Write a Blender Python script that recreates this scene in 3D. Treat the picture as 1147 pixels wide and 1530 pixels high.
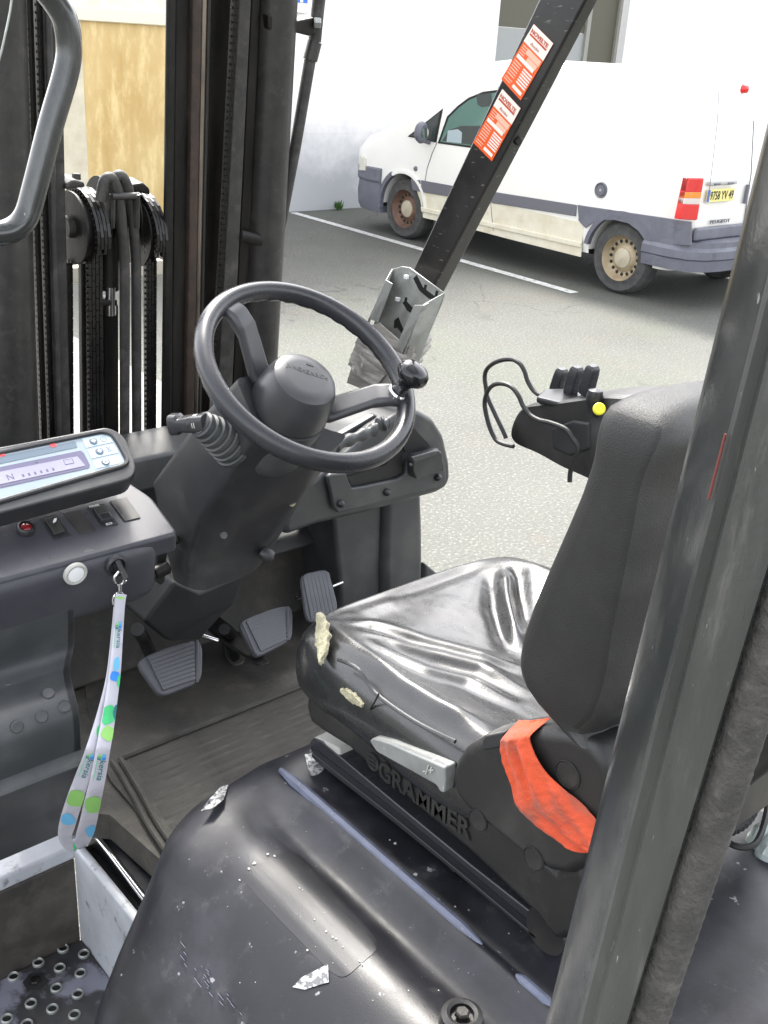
import bpy, bmesh, math, random
from mathutils import Vector as V, Matrix, noise
random.seed(7)
S = bpy.context.scene
for o in list(bpy.data.objects): bpy.data.objects.remove(o)
# ------------------------------------------------------------------ camera
FPX, PITCH, ROLL, HEAD = 1590.0, math.radians(23.95), math.radians(3.8), math.radians(42.0)
CAM = V((0, 0, 1.99))
FW = V((math.sin(HEAD)*math.cos(PITCH), math.cos(HEAD)*math.cos(PITCH), -math.sin(PITCH)))
_rt = V((math.cos(HEAD), -math.sin(HEAD), 0)); _up = _rt.cross(FW)
RT = _rt*math.cos(ROLL)+_up*math.sin(ROLL); UP = _up*math.cos(ROLL)-_rt*math.sin(ROLL)
cd = bpy.data.cameras.new('camera'); cam = bpy.data.objects.new('camera', cd); S.collection.objects.link(cam)
cd.sensor_fit = 'VERTICAL'; cd.sensor_height = 24; cd.sensor_width = 18; cd.lens = 24*FPX/1530
cd.clip_start = .02; cd.clip_end = 400
M = Matrix((RT, UP, -FW)).transposed().to_4x4(); M.translation = CAM; cam.matrix_world = M
S.camera = cam
# ------------------------------------------------------------------ light
W = bpy.data.worlds.new('World'); S.world = W; W.use_nodes = True
nt = W.node_tree; bg = nt.nodes['Background']; sky = nt.nodes.new('ShaderNodeTexSky')
sky.sky_type = 'NISHITA'; sky.sun_disc = False
SUN_EL, SUN_AZ = math.radians(52), math.radians(27)       # azimuth measured from +Y towards +X
sky.sun_elevation = SUN_EL; sky.sun_rotation = SUN_AZ; sky.dust_density = 3; sky.air_density = 1.0; sky.altitude = 50
hs = nt.nodes.new('ShaderNodeHueSaturation'); hs.inputs['Saturation'].default_value = .22     # thin haze
nt.links.new(sky.outputs[0], hs.inputs['Color']); nt.links.new(hs.outputs[0], bg.inputs[0]); bg.inputs[1].default_value = .15
sl = bpy.data.lights.new('sun', 'SUN'); sl.energy = 1.5; sl.angle = math.radians(11); sl.color = (1, .95, .87)
so = bpy.data.objects.new('sun', sl); S.collection.objects.link(so)
sd = V((math.sin(SUN_AZ)*math.cos(SUN_EL), math.cos(SUN_AZ)*math.cos(SUN_EL), math.sin(SUN_EL)))
so.rotation_euler = sd.to_track_quat('Z', 'Y').to_euler()
S.view_settings.view_transform = 'Standard'; S.view_settings.look = 'None'
S.view_settings.exposure = 2.45; S.view_settings.gamma = 1; S.view_settings.use_curve_mapping = False
S.render.engine = 'CYCLES'

# ------------------------------------------------------------------ helpers
def ray(px, py): return FW+RT*((px-573.5)/FPX)-UP*((py-765)/FPX)
def at(px, py, x=None, y=None, z=None, d=None, pl=None):
    """point of a real plane (x=, y=, z= or any plane) seen at a photograph pixel"""
    r = ray(px, py)
    if pl: t = (pl[0]-CAM).dot(pl[1])/r.dot(pl[1])
    elif d is not None: t = d
    elif x is not None: t = (x-CAM.x)/r.x
    elif y is not None: t = (y-CAM.y)/r.y
    else: t = (z-CAM.z)/r.z
    return CAM+r*t
def plane(a, b, c):
    n = (b-a).cross(c-a).normalized(); return (a, n)
WL = {}
def link(o, parent, loc):
    S.collection.objects.link(o); WL[o.name] = V(loc)
    if parent: o.parent = parent; o.location = V(loc)-WL[parent.name]
    else: o.location = loc
    return o
def thing(name, loc, label, cat, group=None):
    o = bpy.data.objects.new(name, None); link(o, None, loc); o.empty_display_size = .1
    o['label'] = label; o['category'] = cat
    if group: o['group'] = group
    return o
def tag(o, label, cat, group=None):
    o['label'] = label; o['category'] = cat
    if group: o['group'] = group
    return o
def obj(name, geo, mat, parent=None, smooth=True, bevel=0, seg=2, sub=0, kind=None, label=None, ang=40, mats=None, mi=None):
    vs, fs = geo
    vs = [V(v) for v in vs]
    c = sum(vs, V())/len(vs)
    me = bpy.data.meshes.new(name); me.from_pydata([v-c for v in vs], [], fs)
    bm = bmesh.new(); bm.from_mesh(me); bmesh.ops.recalc_face_normals(bm, faces=bm.faces); bm.to_mesh(me); bm.free()
    me.materials.append(mat)
    if mats:
        for m in mats: me.materials.append(m)
        if mi:
            for i, p in enumerate(me.polygons): p.material_index = mi[i]
    if smooth:
        me.shade_smooth(); me.set_sharp_from_angle(angle=math.radians(ang))
    o = bpy.data.objects.new(name, me); link(o, parent, c)
    if bevel:
        b = o.modifiers.new('bevel', 'BEVEL'); b.width = bevel; b.segments = seg; b.limit_method = 'ANGLE'; b.angle_limit = math.radians(35)
        if smooth: me.set_sharp_from_angle(angle=math.radians(180)); 
        if smooth: w = o.modifiers.new('wn', 'WEIGHTED_NORMAL'); w.keep_sharp = False
    if sub:
        s = o.modifiers.new('sub', 'SUBSURF'); s.levels = sub; s.render_levels = sub
    if kind: o['kind'] = kind
    if label: o['label'] = label
    return o
def merge(gs):
    vs, fs = [], []
    for g in gs:
        n = len(vs); vs += [V(v) for v in g[0]]; fs += [tuple(i+n for i in f) for f in g[1]]
    return vs, fs
def prism(pts, vec):
    pts = [V(p) for p in pts]; vec = V(vec); n = len(pts)
    return pts+[p+vec for p in pts], [tuple(range(n))[::-1], tuple(range(n, 2*n))]+[(i, (i+1) % n, n+(i+1) % n, n+i) for i in range(n)]
def box(c, s, ax=None):
    c = V(c); ax = ax or (V((1, 0, 0)), V((0, 1, 0)), V((0, 0, 1)))
    vs = [c+ax[0]*(s[0]/2*i)+ax[1]*(s[1]/2*j)+ax[2]*(s[2]/2*k) for i in (-1, 1) for j in (-1, 1) for k in (-1, 1)]
    return vs, [(0, 1, 3, 2), (4, 6, 7, 5), (0, 4, 5, 1), (2, 3, 7, 6), (0, 2, 6, 4), (1, 5, 7, 3)]
def box2(p0, p1):
    p0, p1 = V(p0), V(p1); return box((p0+p1)/2, [abs(a) for a in (p1-p0)])
def loft(rings, cap=True, closed=True):
    n = len(rings[0]); vs = [V(p) for r in rings for p in r]; fs = []
    for k in range(len(rings)-1):
        for i in range(n if closed else n-1):
            a, b = k*n+i, k*n+(i+1) % n; fs.append((a, b, b+n, a+n))
    if cap: fs += [tuple(range(n))[::-1], tuple(range(len(vs)-n, len(vs)))]
    return vs, fs
def frame(d):
    d = d.normalized(); a = V((0, 0, 1)) if abs(d.z) < .9 else V((1, 0, 0)); u = d.cross(a).normalized(); return u, d.cross(u).normalized()
def catmull(pts, n=6):
    pts = [V(p) for p in pts]; out = []
    for i in range(len(pts)-1):
        p0, p1, p2, p3 = pts[max(i-1, 0)], pts[i], pts[i+1], pts[min(i+2, len(pts)-1)]
        for k in range(n):
            t = k/n; out.append(.5*((2*p1)+(p2-p0)*t+(2*p0-5*p1+4*p2-p3)*t*t+(3*p1-p0-3*p2+p3)*t**3))
    return out+[pts[-1]]
def tube(path, r, n=10, cap=True, flat=1.0, nrm=None):
    path = [V(p) for p in path]; rings = []; u = None
    for i, p in enumerate(path):
        d = (path[min(i+1, len(path)-1)]-path[max(i-1, 0)]).normalized()
        if u is None: u = nrm.normalized() if nrm else frame(d)[0]
        u = (u-d*u.dot(d)).normalized(); w = d.cross(u)
        rr = r[i] if isinstance(r, (list, tuple)) else r
        rings.append([p+(u*math.cos(a)*flat+w*math.sin(a))*rr for a in [2*math.pi*k/n for k in range(n)]])
    return loft(rings, cap)
def lathe(prof, c, axis, n=32, cap=True):
    """prof: (radius, height along axis)"""
    axis = V(axis).normalized(); u, w = frame(axis); c = V(c)
    return loft([[c+axis*h+(u*math.cos(a)+w*math.sin(a))*max(r, 1e-5) for a in [2*math.pi*k/n for k in range(n)]] for r, h in prof], cap)
def disc(c, axis, r, h, n=20, bev=.0):
    return lathe([(r-bev, -h/2), (r, -h/2+bev), (r, h/2-bev), (r-bev, h/2)] if bev else [(r, -h/2), (r, h/2)], c, axis, n)
def grid(f, nu, nv):
    vs = [f(i/nu, j/nv) for i in range(nu+1) for j in range(nv+1)]
    return vs, [(i*(nv+1)+j, (i+1)*(nv+1)+j, (i+1)*(nv+1)+j+1, i*(nv+1)+j+1) for i in range(nu) for j in range(nv)]
def solid(g, vec):
    """sheet to a closed slab of thickness vec"""
    vs, fs = g; n = len(vs); vec = V(vec); e = {}
    for f in fs:
        for i in range(len(f)):
            a, b = f[i], f[(i+1) % len(f)]
            k = (min(a, b), max(a, b)); e[k] = None if k in e else (a, b)
    out = list(fs)+[tuple(i+n for i in f[::-1]) for f in fs]
    for k, ab in e.items():
        if ab: out.append((ab[1], ab[0], ab[0]+n, ab[1]+n))
    return list(vs)+[V(v)+vec for v in vs], out
def L(a, b, t): return a+(b-a)*t
def smooth(t): t = max(0, min(1, t)); return t*t*(3-2*t)
def px_poly(pts, **k): return [at(a, b, **k) for a, b in pts]
def rounded(pts, r, n=4):
    """round the corners of a 3-D polygon"""
    pts = [V(p) for p in pts]; out = []
    for i, p in enumerate(pts):
        a, b = pts[i-1], pts[(i+1) % len(pts)]
        ra = min(r, (a-p).length*.45); rb = min(r, (b-p).length*.45)
        s, e = p+(a-p).normalized()*ra, p+(b-p).normalized()*rb
        for k in range(n+1):
            t = k/n; out.append((1-t)**2*s+2*t*(1-t)*p+t*t*e)
    return out
def text(name, body, o, u, v, size, mat, parent, depth=.0006, shear=0, bold=0, xs=1, fit=None, center=False, warp=None, spacing=1):
    """lettering as real raised mesh: origin o, reading direction u, up direction v"""
    cu = bpy.data.curves.new(name, 'FONT'); cu.body = body; cu.size = 1; cu.extrude = 0; cu.offset = bold; cu.resolution_u = 2; cu.space_character = spacing
    t = bpy.data.objects.new('tmp', cu); S.collection.objects.link(t)
    dg = bpy.context.evaluated_depsgraph_get(); me = bpy.data.meshes.new_from_object(t.evaluated_get(dg))
    bpy.data.objects.remove(t); bpy.data.curves.remove(cu)
    u, v = V(u).normalized(), V(v).normalized(); n = u.cross(v).normalized()
    xs_ = [q.co.x for q in me.vertices]; w = max(xs_)-min(xs_); x0 = min(xs_); sx = (fit/w if fit else size*xs); off = -w*sx/2 if center else 0
    if warp: vs = [warp((q.co.x-x0)*sx+off, q.co.y*size) for q in me.vertices]; nn = None
    else: vs = [V(o)+u*((q.co.x-x0)*sx+off+shear*q.co.y*size)+v*(q.co.y*size) for q in me.vertices]
    g = (vs, [tuple(p.vertices) for p in me.polygons]); bpy.data.meshes.remove(me)
    g = solid(g, n*depth)
    return obj(name, g, mat, parent, smooth=False)

# ------------------------------------------------------------------ materials
def mat(name, col, rough=.5, metal=0, col2=None, nscale=8, nmix=(.4, .65), bump=0, bscale=300, bdist=.001, spec=.5, coat=0, dirt=None, dscale=14, dmix=(.5, .62), damt=1, rvar=0, coords='Object', stretch=None, sheen=0, scratch=None, b2=0, b2scale=20):
    m = bpy.data.materials.new(name); m.use_nodes = True; n = m.node_tree; N = n.nodes.new; Lk = n.links.new
    b = n.nodes['Principled BSDF']; b.inputs['Roughness'].default_value = rough; b.inputs['Metallic'].default_value = metal
    b.inputs['Specular IOR Level'].default_value = spec; b.inputs['Coat Weight'].default_value = coat; b.inputs['Coat Roughness'].default_value = .12
    b.inputs['Base Color'].default_value = (*col, 1); b.inputs['Sheen Weight'].default_value = sheen
    tc = N('ShaderNodeTexCoord').outputs[coords]
    if stretch:
        mp = N('ShaderNodeMapping'); mp.inputs['Scale'].default_value = stretch; Lk(tc, mp.inputs[0]); tcs = mp.outputs[0]
    else: tcs = tc
    cur = None
    def nz(scale, det, co, rg=.6):
        t = N('ShaderNodeTexNoise'); t.inputs['Scale'].default_value = scale; t.inputs['Detail'].default_value = det; t.inputs['Roughness'].default_value = rg; Lk(co, t.inputs['Vector']); return t.outputs[0]
    def rng(v, a, c, o0=0, o1=1):
        t = N('ShaderNodeMapRange'); t.inputs[1].default_value = a; t.inputs[2].default_value = c; t.inputs[3].default_value = o0; t.inputs[4].default_value = o1; Lk(v, t.inputs[0]); return t.outputs[0]
    def mix(f, a, c):
        t = N('ShaderNodeMix'); t.data_type = 'RGBA'; Lk(f, t.inputs[0])
        if isinstance(a, tuple): t.inputs[6].default_value = (*a, 1)
        else: Lk(a, t.inputs[6])
        t.inputs[7].default_value = (*c, 1); return t.outputs[2]
    cur = col
    if col2: cur = mix(rng(nz(nscale, 8, tcs), *nmix), cur, col2)
    rsrc = None
    if dirt:
        f = rng(nz(dscale, 10, tcs, .7), dmix[0], dmix[1], 0, damt); cur = mix(f, cur, dirt); rsrc = f
    if scratch:
        mp = N('ShaderNodeMapping'); mp.inputs['Scale'].default_value = scratch[1]; Lk(tc, mp.inputs[0])
        f = rng(nz(scratch[2], 4, mp.outputs[0], .5), scratch[3], scratch[3]+.03, 0, scratch[4]); cur = mix(f, cur, scratch[0])
    if not isinstance(cur, tuple): Lk(cur, b.inputs['Base Color'])
    if rvar:
        Lk(rng(nz(nscale*2.3, 6, tcs), .3, .7, rough-rvar, rough+rvar), b.inputs['Roughness'])
    last = None
    if bump:
        t = N('ShaderNodeBump'); t.inputs['Strength'].default_value = bump; t.inputs['Distance'].default_value = bdist; Lk(nz(bscale, 3, tc), t.inputs['Height']); last = t
    if b2:
        t = N('ShaderNodeBump'); t.inputs['Strength'].default_value = 1; t.inputs['Distance'].default_value = b2; Lk(nz(b2scale, 4, tcs), t.inputs['Height'])
        if last: Lk(last.outputs[0], t.inputs['Normal'])
        last = t
    if last: Lk(last.outputs[0], b.inputs['Normal'])
    return m
m_plastic = mat('grained charcoal plastic', (.023, .0235, .026), .36, col2=(.034, .034, .037), bump=.5, bscale=900, bdist=.0006, rvar=.08, dirt=(.10, .098, .09), dscale=9, dmix=(.52, .8), damt=.5)
m_console = mat('slate plastic', (.042, .042, .050), .34, col2=(.054, .054, .063), bump=.4, bscale=900, bdist=.0005, rvar=.08, dirt=(.1, .1, .1), dscale=7, dmix=(.55, .8), damt=.35, scratch=((.2, .2, .2), (1, 6, 1), 30, .71, .5))
m_cowl = mat('dusty grey plastic', (.038, .041, .043), .42, col2=(.052, .055, .057), bump=.4, bscale=900, bdist=.0005, dirt=(.13, .125, .115), dscale=7, dmix=(.5, .8), damt=.5)
m_dark = mat('dark underside plastic', (.018, .018, .02), .55, col2=(.026, .026, .027), bump=.3, bscale=500)
m_black = mat('black moulded plastic', (.012, .0115, .0115), .44, col2=(.019, .018, .0175), bump=.6, bscale=700, bdist=.0008, dirt=(.07, .065, .06), dscale=10, dmix=(.5, .8), damt=.5)
m_grain = mat('leather grained shell', (.010, .0095, .0095), .5, col2=(.015, .0145, .014), bump=.9, bscale=700, bdist=.0008, dirt=(.04, .038, .036), dscale=12, dmix=(.5, .85), damt=.4)
m_shell_lit = mat('grained rear shell lit tone', (.026, .025, .024), .40, col2=(.036, .035, .033), bump=.9, bscale=700, bdist=.0008, dirt=(.09, .088, .085), dscale=12, dmix=(.5, .85), damt=.4)
m_rim = mat('steering rim plastic', (.022, .023, .027), .25, col2=(.030, .030, .034), bump=.35, bscale=700, bdist=.0005, rvar=.08)
m_knob = mat('polished knob', (.012, .012, .014), .13, rvar=.04, nscale=12)
m_hub = mat('satin hub plastic', (.038, .039, .043), .33, col2=(.048, .048, .052), bump=.3, bscale=900, bdist=.0005)
m_vinyl = mat('glossy black vinyl', (.012, .012, .013), .29, spec=.62, col2=(.018, .018, .018), nscale=20, bump=.35, bscale=420, bdist=.0006, rvar=.05, coat=.25)
m_hood = mat('scuffed hood plastic', (.010, .010, .013), .40, spec=.40, col2=(.038, .038, .046), nscale=5, nmix=(.48, .72), bump=.25, bscale=500, bdist=.0006, rvar=.10, dirt=(.10, .098, .095), dscale=22, dmix=(.56, .78), damt=.6, scratch=((.3, .3, .31), (1, 1, 1), 46, .70, .75), b2=.0003, b2scale=18)
m_mat = mat('dusty rubber mat', (.050, .047, .042), .8, col2=(.088, .081, .070), nscale=7, nmix=(.35, .7), bump=.9, bscale=220, bdist=.0015, dirt=(.025, .024, .022), dscale=9, dmix=(.5, .66), damt=.7)
m_matf = mat('dusty rubber floor', (.042, .040, .036), .7, col2=(.075, .068, .058), nscale=7, bump=.8, bscale=200, bdist=.0012, dirt=(.13, .12, .10), dscale=14, dmix=(.52, .78), damt=.6)
m_pedal = mat('worn pedal rubber', (.11, .112, .125), .55, col2=(.085, .086, .095), bump=.6, bscale=400, dirt=(.28, .28, .28), dscale=60, dmix=(.68, .74), damt=.6)
m_steel = mat('greasy mast steel', (.005, .0043, .004), .45, .0, spec=.3, col2=(.017, .015, .013), nscale=10, bump=.4, bscale=150, bdist=.001, dirt=(.04, .035, .03), dscale=25, dmix=(.55, .8), damt=.5, rvar=.1, stretch=(2, 2, .5))
m_chain = mat('oily chain', (.008, .0078, .0075), .32, .3, col2=(.016, .015, .014), nscale=40)
m_bright = mat('worn bright steel', (.32, .27, .23), .35, .9, col2=(.14, .12, .10), nscale=14, stretch=(2, 2, .3))
m_chrome = mat('chrome', (.7, .7, .7), .12, 1)
m_post = mat('grimy gloss post paint', (.022, .024, .024), .20, col2=(.032, .034, .033), nscale=5, rvar=.08, dirt=(.09, .09, .085), dscale=9, dmix=(.5, .66), damt=.5, stretch=(2, 2, .7), bump=.25, bscale=80, bdist=.001, scratch=((.3, .3, .3), (3, 3, 1), 40, .73, .6), coat=.4)
m_postw = mat('worn dusty post paint', (.030, .032, .031), .33, col2=(.062, .063, .059), nscale=8, nmix=(.45, .7), dirt=(.14, .135, .12), dscale=26, dmix=(.56, .72), damt=.5, stretch=(2.2, 2.2, .35), bump=.35, bscale=140, bdist=.001, rvar=.1, coat=.3, scratch=((.3, .3, .28), (5, 5, 1.2), 40, .71, .7))
m_foam = mat('weathered seal rubber', (.045, .042, .039), .85, col2=(.075, .07, .064), nscale=30, bump=1, bscale=190, bdist=.003, dirt=(.15, .14, .125), dscale=60, dmix=(.55, .8), damt=.6)
m_pillar = mat('satin black pillar paint', (.010, .0095, .0095), .34, col2=(.024, .022, .021), bump=.3, bscale=500, rvar=.06, scratch=((.22, .2, .18), (1, 1, 4), 42, .66, .5))
m_zinc = mat('galvanised sheet', (.40, .41, .39), .42, .35, col2=(.28, .29, .27), nscale=26, bump=.3, bscale=120, dirt=(.2, .19, .17), dscale=20, dmix=(.5, .7), damt=.5)
m_tape = mat('wrinkled clear tape', (.36, .34, .31), .24, col2=(.24, .22, .20), nscale=9, nmix=(.4, .6), b2=.004, b2scale=26, bump=.6, bscale=90, bdist=.002, stretch=(1, 1, 3))
m_orange = mat('faded orange cloth', (.58, .075, .022), .85, col2=(.48, .058, .02), nscale=10, bump=.9, bscale=500, bdist=.001, dirt=(.17, .085, .06), dscale=13, dmix=(.52, .70), damt=.8, sheen=.1, stretch=(3, 1, 1))
m_foamy = mat('aged yellow foam', (.40, .375, .26), .95, col2=(.24, .22, .15), nscale=60, bump=1, bscale=250, bdist=.003)
m_white = mat('white lanyard fabric', (.55, .54, .60), .7, bump=.7, bscale=900, bdist=.0006, col2=(.48, .47, .53), nscale=30)
m_lcd = mat('lavender lcd', (.25, .245, .32), .2, col2=(.31, .30, .37), nscale=6)
m_lcdd = mat('dark violet lcd window', (.11, .10, .17), .12)
m_key = mat('pale blue keypad', (.24, .29, .33), .25, col2=(.27, .32, .36), nscale=4)
m_keyd = mat('grey keypad field', (.10, .14, .18), .25)
m_red = mat('red mark', (.70, .05, .06), .35)
m_grey = mat('light grey plastic', (.38, .38, .35), .4, col2=(.42, .42, .39), dirt=(.2, .2, .18), dscale=40, dmix=(.6, .8), damt=.5)
m_lever = mat('worn grey lever', (.22, .225, .22), .35, col2=(.16, .165, .16), nscale=20, dirt=(.15, .14, .12), dscale=30, dmix=(.55, .75), damt=.6, scratch=((.75, .75, .75), (1, 4, 1), 30, .68, .6))
m_silver = mat('torn silver sticker', (.42, .42, .42), .4, .3, col2=(.12, .12, .125), nscale=140, nmix=(.46, .54), b2=.002, b2scale=90)
m_worn_sheen = mat('pale rubbed plastic with sky sheen', (.125, .14, .20), .42, col2=(.09, .10, .145), nscale=30, bump=.5, bscale=300, dirt=(.3, .31, .34), dscale=60, dmix=(.62, .7), damt=.5)
m_yel = mat('yellow cap', (.85, .80, .04), .4)
m_green1 = mat('lime print', (.30, .62, .16), .7); m_green2 = mat('leaf green print', (.07, .55, .20), .7)
m_blue1 = mat('sky blue print', (.16, .50, .80), .7); m_blue2 = mat('strong blue print', (.04, .25, .75), .7); m_teal = mat('dark teal print', (.03, .19, .20), .7)
m_blk = mat('near black', (.006, .006, .006), .6)
m_rubber = mat('hose rubber', (.025, .023, .022), .55, col2=(.045, .042, .039), nscale=20, bump=.6, bscale=120, bdist=.001, dirt=(.11, .10, .095), dscale=26, dmix=(.5, .7), damt=.6)
m_pad = mat('switch plastic', (.022, .022, .025), .35)
m_wht = mat('white marking', (.75, .75, .75), .5)
m_lamp = mat('dim red lens', (.20, .012, .015), .1, coat=.6)
m_stepw = mat('painted step wall', (.50, .52, .55), .42, col2=(.40, .41, .44), nscale=10, bump=.3, bscale=120, dirt=(.07, .07, .07), dscale=24, dmix=(.57, .68), damt=.8)
m_stepd = mat('grimy step interior', (.035, .032, .028), .55, col2=(.065, .058, .05), nscale=8, bump=.6, bscale=90, dirt=(.10, .09, .075), dscale=6, dmix=(.5, .6), damt=.7)
m_stepp = mat('worn step plate', (.040, .039, .042), .42, col2=(.22, .22, .27), nscale=5, nmix=(.52, .56), bump=.5, bscale=160, dirt=(.10, .09, .08), dscale=30, dmix=(.55, .75), damt=.5)
m_body = mat('rear body paint', (.028, .027, .026), .4, col2=(.045, .041, .035), nscale=5, dirt=(.09, .08, .065), dscale=9, dmix=(.5, .75), damt=.6, rvar=.1)
# ------------------------------------------------------------------ setting
def struct(name, geo, m, **k):
    o = obj(name, geo, m, None, **k); o['kind'] = 'structure'; return o
m_asph = bpy.data.materials.new('asphalt'); m_asph.use_nodes = True
n = m_asph.node_tree; N = n.nodes.new; Lk = n.links.new; b = n.nodes['Principled BSDF']; b.inputs['Roughness'].default_value = .8
tc = N('ShaderNodeTexCoord').outputs['Object']
def nz(s, d, r=.6):
    t = N('ShaderNodeTexNoise'); t.inputs['Scale'].default_value = s; t.inputs['Detail'].default_value = d; t.inputs['Roughness'].default_value = r; Lk(tc, t.inputs['Vector']); return t.outputs[0]
def rg(v, a, c, o0=0, o1=1):
    t = N('ShaderNodeMapRange'); [setattr(t.inputs[i+1], 'default_value', q) for i, q in enumerate((a, c, o0, o1))]; Lk(v, t.inputs[0]); return t.outputs[0]
def mx(f, a, c):
    t = N('ShaderNodeMix'); t.data_type = 'RGBA'; Lk(f, t.inputs[0])
    if isinstance(a, tuple): t.inputs[6].default_value = (*a, 1)
    else: Lk(a, t.inputs[6])
    t.inputs[7].default_value = (*c, 1); return t.outputs[2]
c = mx(rg(nz(.9, 5), .35, .65), (.070, .072, .063), (.090, .091, .080))
c = mx(rg(nz(.55, 7, .7), .50, .68, 0, .6), c, (.078, .096, .058))
c = mx(rg(nz(1.7, 7, .7), .54, .72, 0, .6), c, (.105, .088, .068))
c = mx(rg(nz(60, 3), .54, .64, 0, .75), c, (.18, .176, .165))
c = mx(rg(nz(85, 3), .36, .44, .6, 0), c, (.045, .045, .043))
c = mx(rg(nz(3.1, 8, .75), .60, .68, 0, .6), c, (.048, .047, .044))
vw = N('ShaderNodeTexNoise'); vw.inputs['Scale'].default_value = 2.2; vw.inputs['Detail'].default_value = 6; Lk(tc, vw.inputs['Vector'])
va = N('ShaderNodeMix'); va.data_type = 'VECTOR'; va.inputs[0].default_value = .35; Lk(tc, va.inputs[4]); Lk(vw.outputs[1], va.inputs[5])
vo = N('ShaderNodeTexVoronoi'); vo.feature = 'DISTANCE_TO_EDGE'; vo.inputs['Scale'].default_value = .62; Lk(va.outputs[1], vo.inputs['Vector'])
ck = N('ShaderNodeMath'); ck.operation = 'MULTIPLY'; Lk(rg(vo.outputs['Distance'], .0, .006, 1, 0), ck.inputs[0]); Lk(rg(nz(.8, 3), .48, .6, 0, .8), ck.inputs[1])
c = mx(ck.outputs[0], c, (.035, .034, .032))
Lk(c, b.inputs['Base Color'])
bp = N('ShaderNodeBump'); bp.inputs['Strength'].default_value = .9; bp.inputs['Distance'].default_value = .010; Lk(nz(48, 5), bp.inputs['Height']); Lk(bp.outputs[0], b.inputs['Normal'])
def groundf(u, v): return V((-60+140*u, -60+140*v, 0))
struct('asphalt_ground', grid(groundf, 2, 2), m_asph, smooth=False)
m_line = mat('worn white road paint', (.62, .62, .60), .7, col2=(.45, .45, .43), nscale=12, dirt=(.14, .135, .12), dscale=16, dmix=(.54, .64), damt=.8, bump=.6, bscale=80, bdist=.003)
A_, B_ = at(438, 318, z=0), at(858, 438, z=0); dd = (B_-A_).normalized(); sn = V((-dd.y, dd.x, 0))*.055
def linef(u, v):
    p = L(A_, B_, u); w = (v-.5)*2; j = .012*noise.noise(V((u*60, v*9, 3)))
    return p+sn*w*(1+j*10)+V((0, 0, .004))
struct('parking_line', grid(linef, 90, 1), m_line, smooth=False)
WY = 10.77
m_wall = mat('white render wall', (.84, .82, .80), .85, col2=(.80, .78, .76), nscale=1.2, bump=.6, bscale=60, bdist=.004, dirt=(.62, .62, .64), dscale=1.6, dmix=(.45, .7), damt=.5)
nn_ = m_wall.node_tree; bs = nn_.nodes['Principled BSDF']; src = bs.inputs['Base Color'].links[0].from_socket
geo_ = nn_.nodes.new('ShaderNodeNewGeometry'); sp_ = nn_.nodes.new('ShaderNodeSeparateXYZ'); nn_.links.new(geo_.outputs['Position'], sp_.inputs[0])
nA = nn_.nodes.new('ShaderNodeTexNoise'); nA.inputs['Scale'].default_value = 1.6; nA.inputs['Detail'].default_value = 9; nA.inputs['Roughness'].default_value = .65; nn_.links.new(geo_.outputs['Position'], nA.inputs['Vector'])
mA = nn_.nodes.new('ShaderNodeMath'); mA.operation = 'MULTIPLY_ADD'; mA.inputs[1].default_value = 1.7; nn_.links.new(nA.outputs[0], mA.inputs[0]); nn_.links.new(sp_.outputs[2], mA.inputs[2])
rA = nn_.nodes.new('ShaderNodeMapRange'); rA.inputs[1].default_value = 1.15; rA.inputs[2].default_value = 1.85; rA.inputs[3].default_value = .85; rA.inputs[4].default_value = 0; nn_.links.new(mA.outputs[0], rA.inputs[0])
mB = nn_.nodes.new('ShaderNodeMix'); mB.data_type = 'RGBA'; nn_.links.new(rA.outputs[0], mB.inputs[0]); nn_.links.new(src, mB.inputs[6]); mB.inputs[7].default_value = (.40, .41, .43, 1); nn_.links.new(mB.outputs[2], bs.inputs['Base Color'])
bld = thing('white_building', (10, WY, 0), 'white rendered building wall behind the parked van, greyish and stained near the ground', 'building')
wx0, wx1 = at(748, 0, y=WY).x, at(942, 0, y=WY).x
wz = at(738, 108, y=WY).z-.35
D = .30
obj('wall', box2((4.2, WY, .9), (wx0, WY+D, 6)), m_wall, bld, smooth=False)
obj('wall', box2((wx1, WY, .9), (40, WY+D, 6)), m_wall, bld, smooth=False)
obj('wall', box2((wx0, WY, .9), (wx1, WY+D, wz)), m_wall, bld, smooth=False)
obj('wall', box2((wx0, WY, wz+2.2), (wx1, WY+D, 6)), m_wall, bld, smooth=False)
obj('wall', box2((4.2, WY, -.1), (40, WY+D, .899)), m_wall, bld, smooth=False)
m_wfr = mat('grey window frame', (.26, .25, .22), .4)
m_wgl = mat('window glass', (.10, .11, .11), .06, col2=(.14, .15, .14), nscale=1)
m_wbl = mat('pale window blind', (.30, .31, .30), .5)
m_wdk = mat('olive brown blind', (.085, .08, .055), .5)
fr = merge([box2((wx0, WY+.12, wz), (wx0+.06, WY+.2, wz+2.2)), box2((wx1-.06, WY+.12, wz), (wx1, WY+.2, wz+2.2)), box2((wx0+.06, WY+.12, wz+2.14), (wx1-.06, WY+.2, wz+2.2)),
            box2((wx0+1.95, WY+.12, wz), (wx0+2.03, WY+.2, wz+2.14))])
win = obj('window', fr, m_wfr, bld, smooth=False)
wsp = at(745, 39, y=WY).z
obj('blind', box2((wx0+.06, WY+.16, wsp), (wx0+1.95, WY+.19, wz+2.14)), m_wdk, win, smooth=False)
obj('pane', box2((wx0+.06, WY+.16, wz), (wx0+1.95, WY+.19, wsp-.002)), m_wbl, win, smooth=False)
obj('pane', box2((wx0+2.03, WY+.16, wz), (wx1-.06, WY+.19, wz+2.14)), m_wdk, win, smooth=False)
obj('window_sill', box2((wx0-.05, WY-.05, wz-.06), (wx1+.05, WY+.118, wz-.002)), m_wall, bld, smooth=False)
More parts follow.
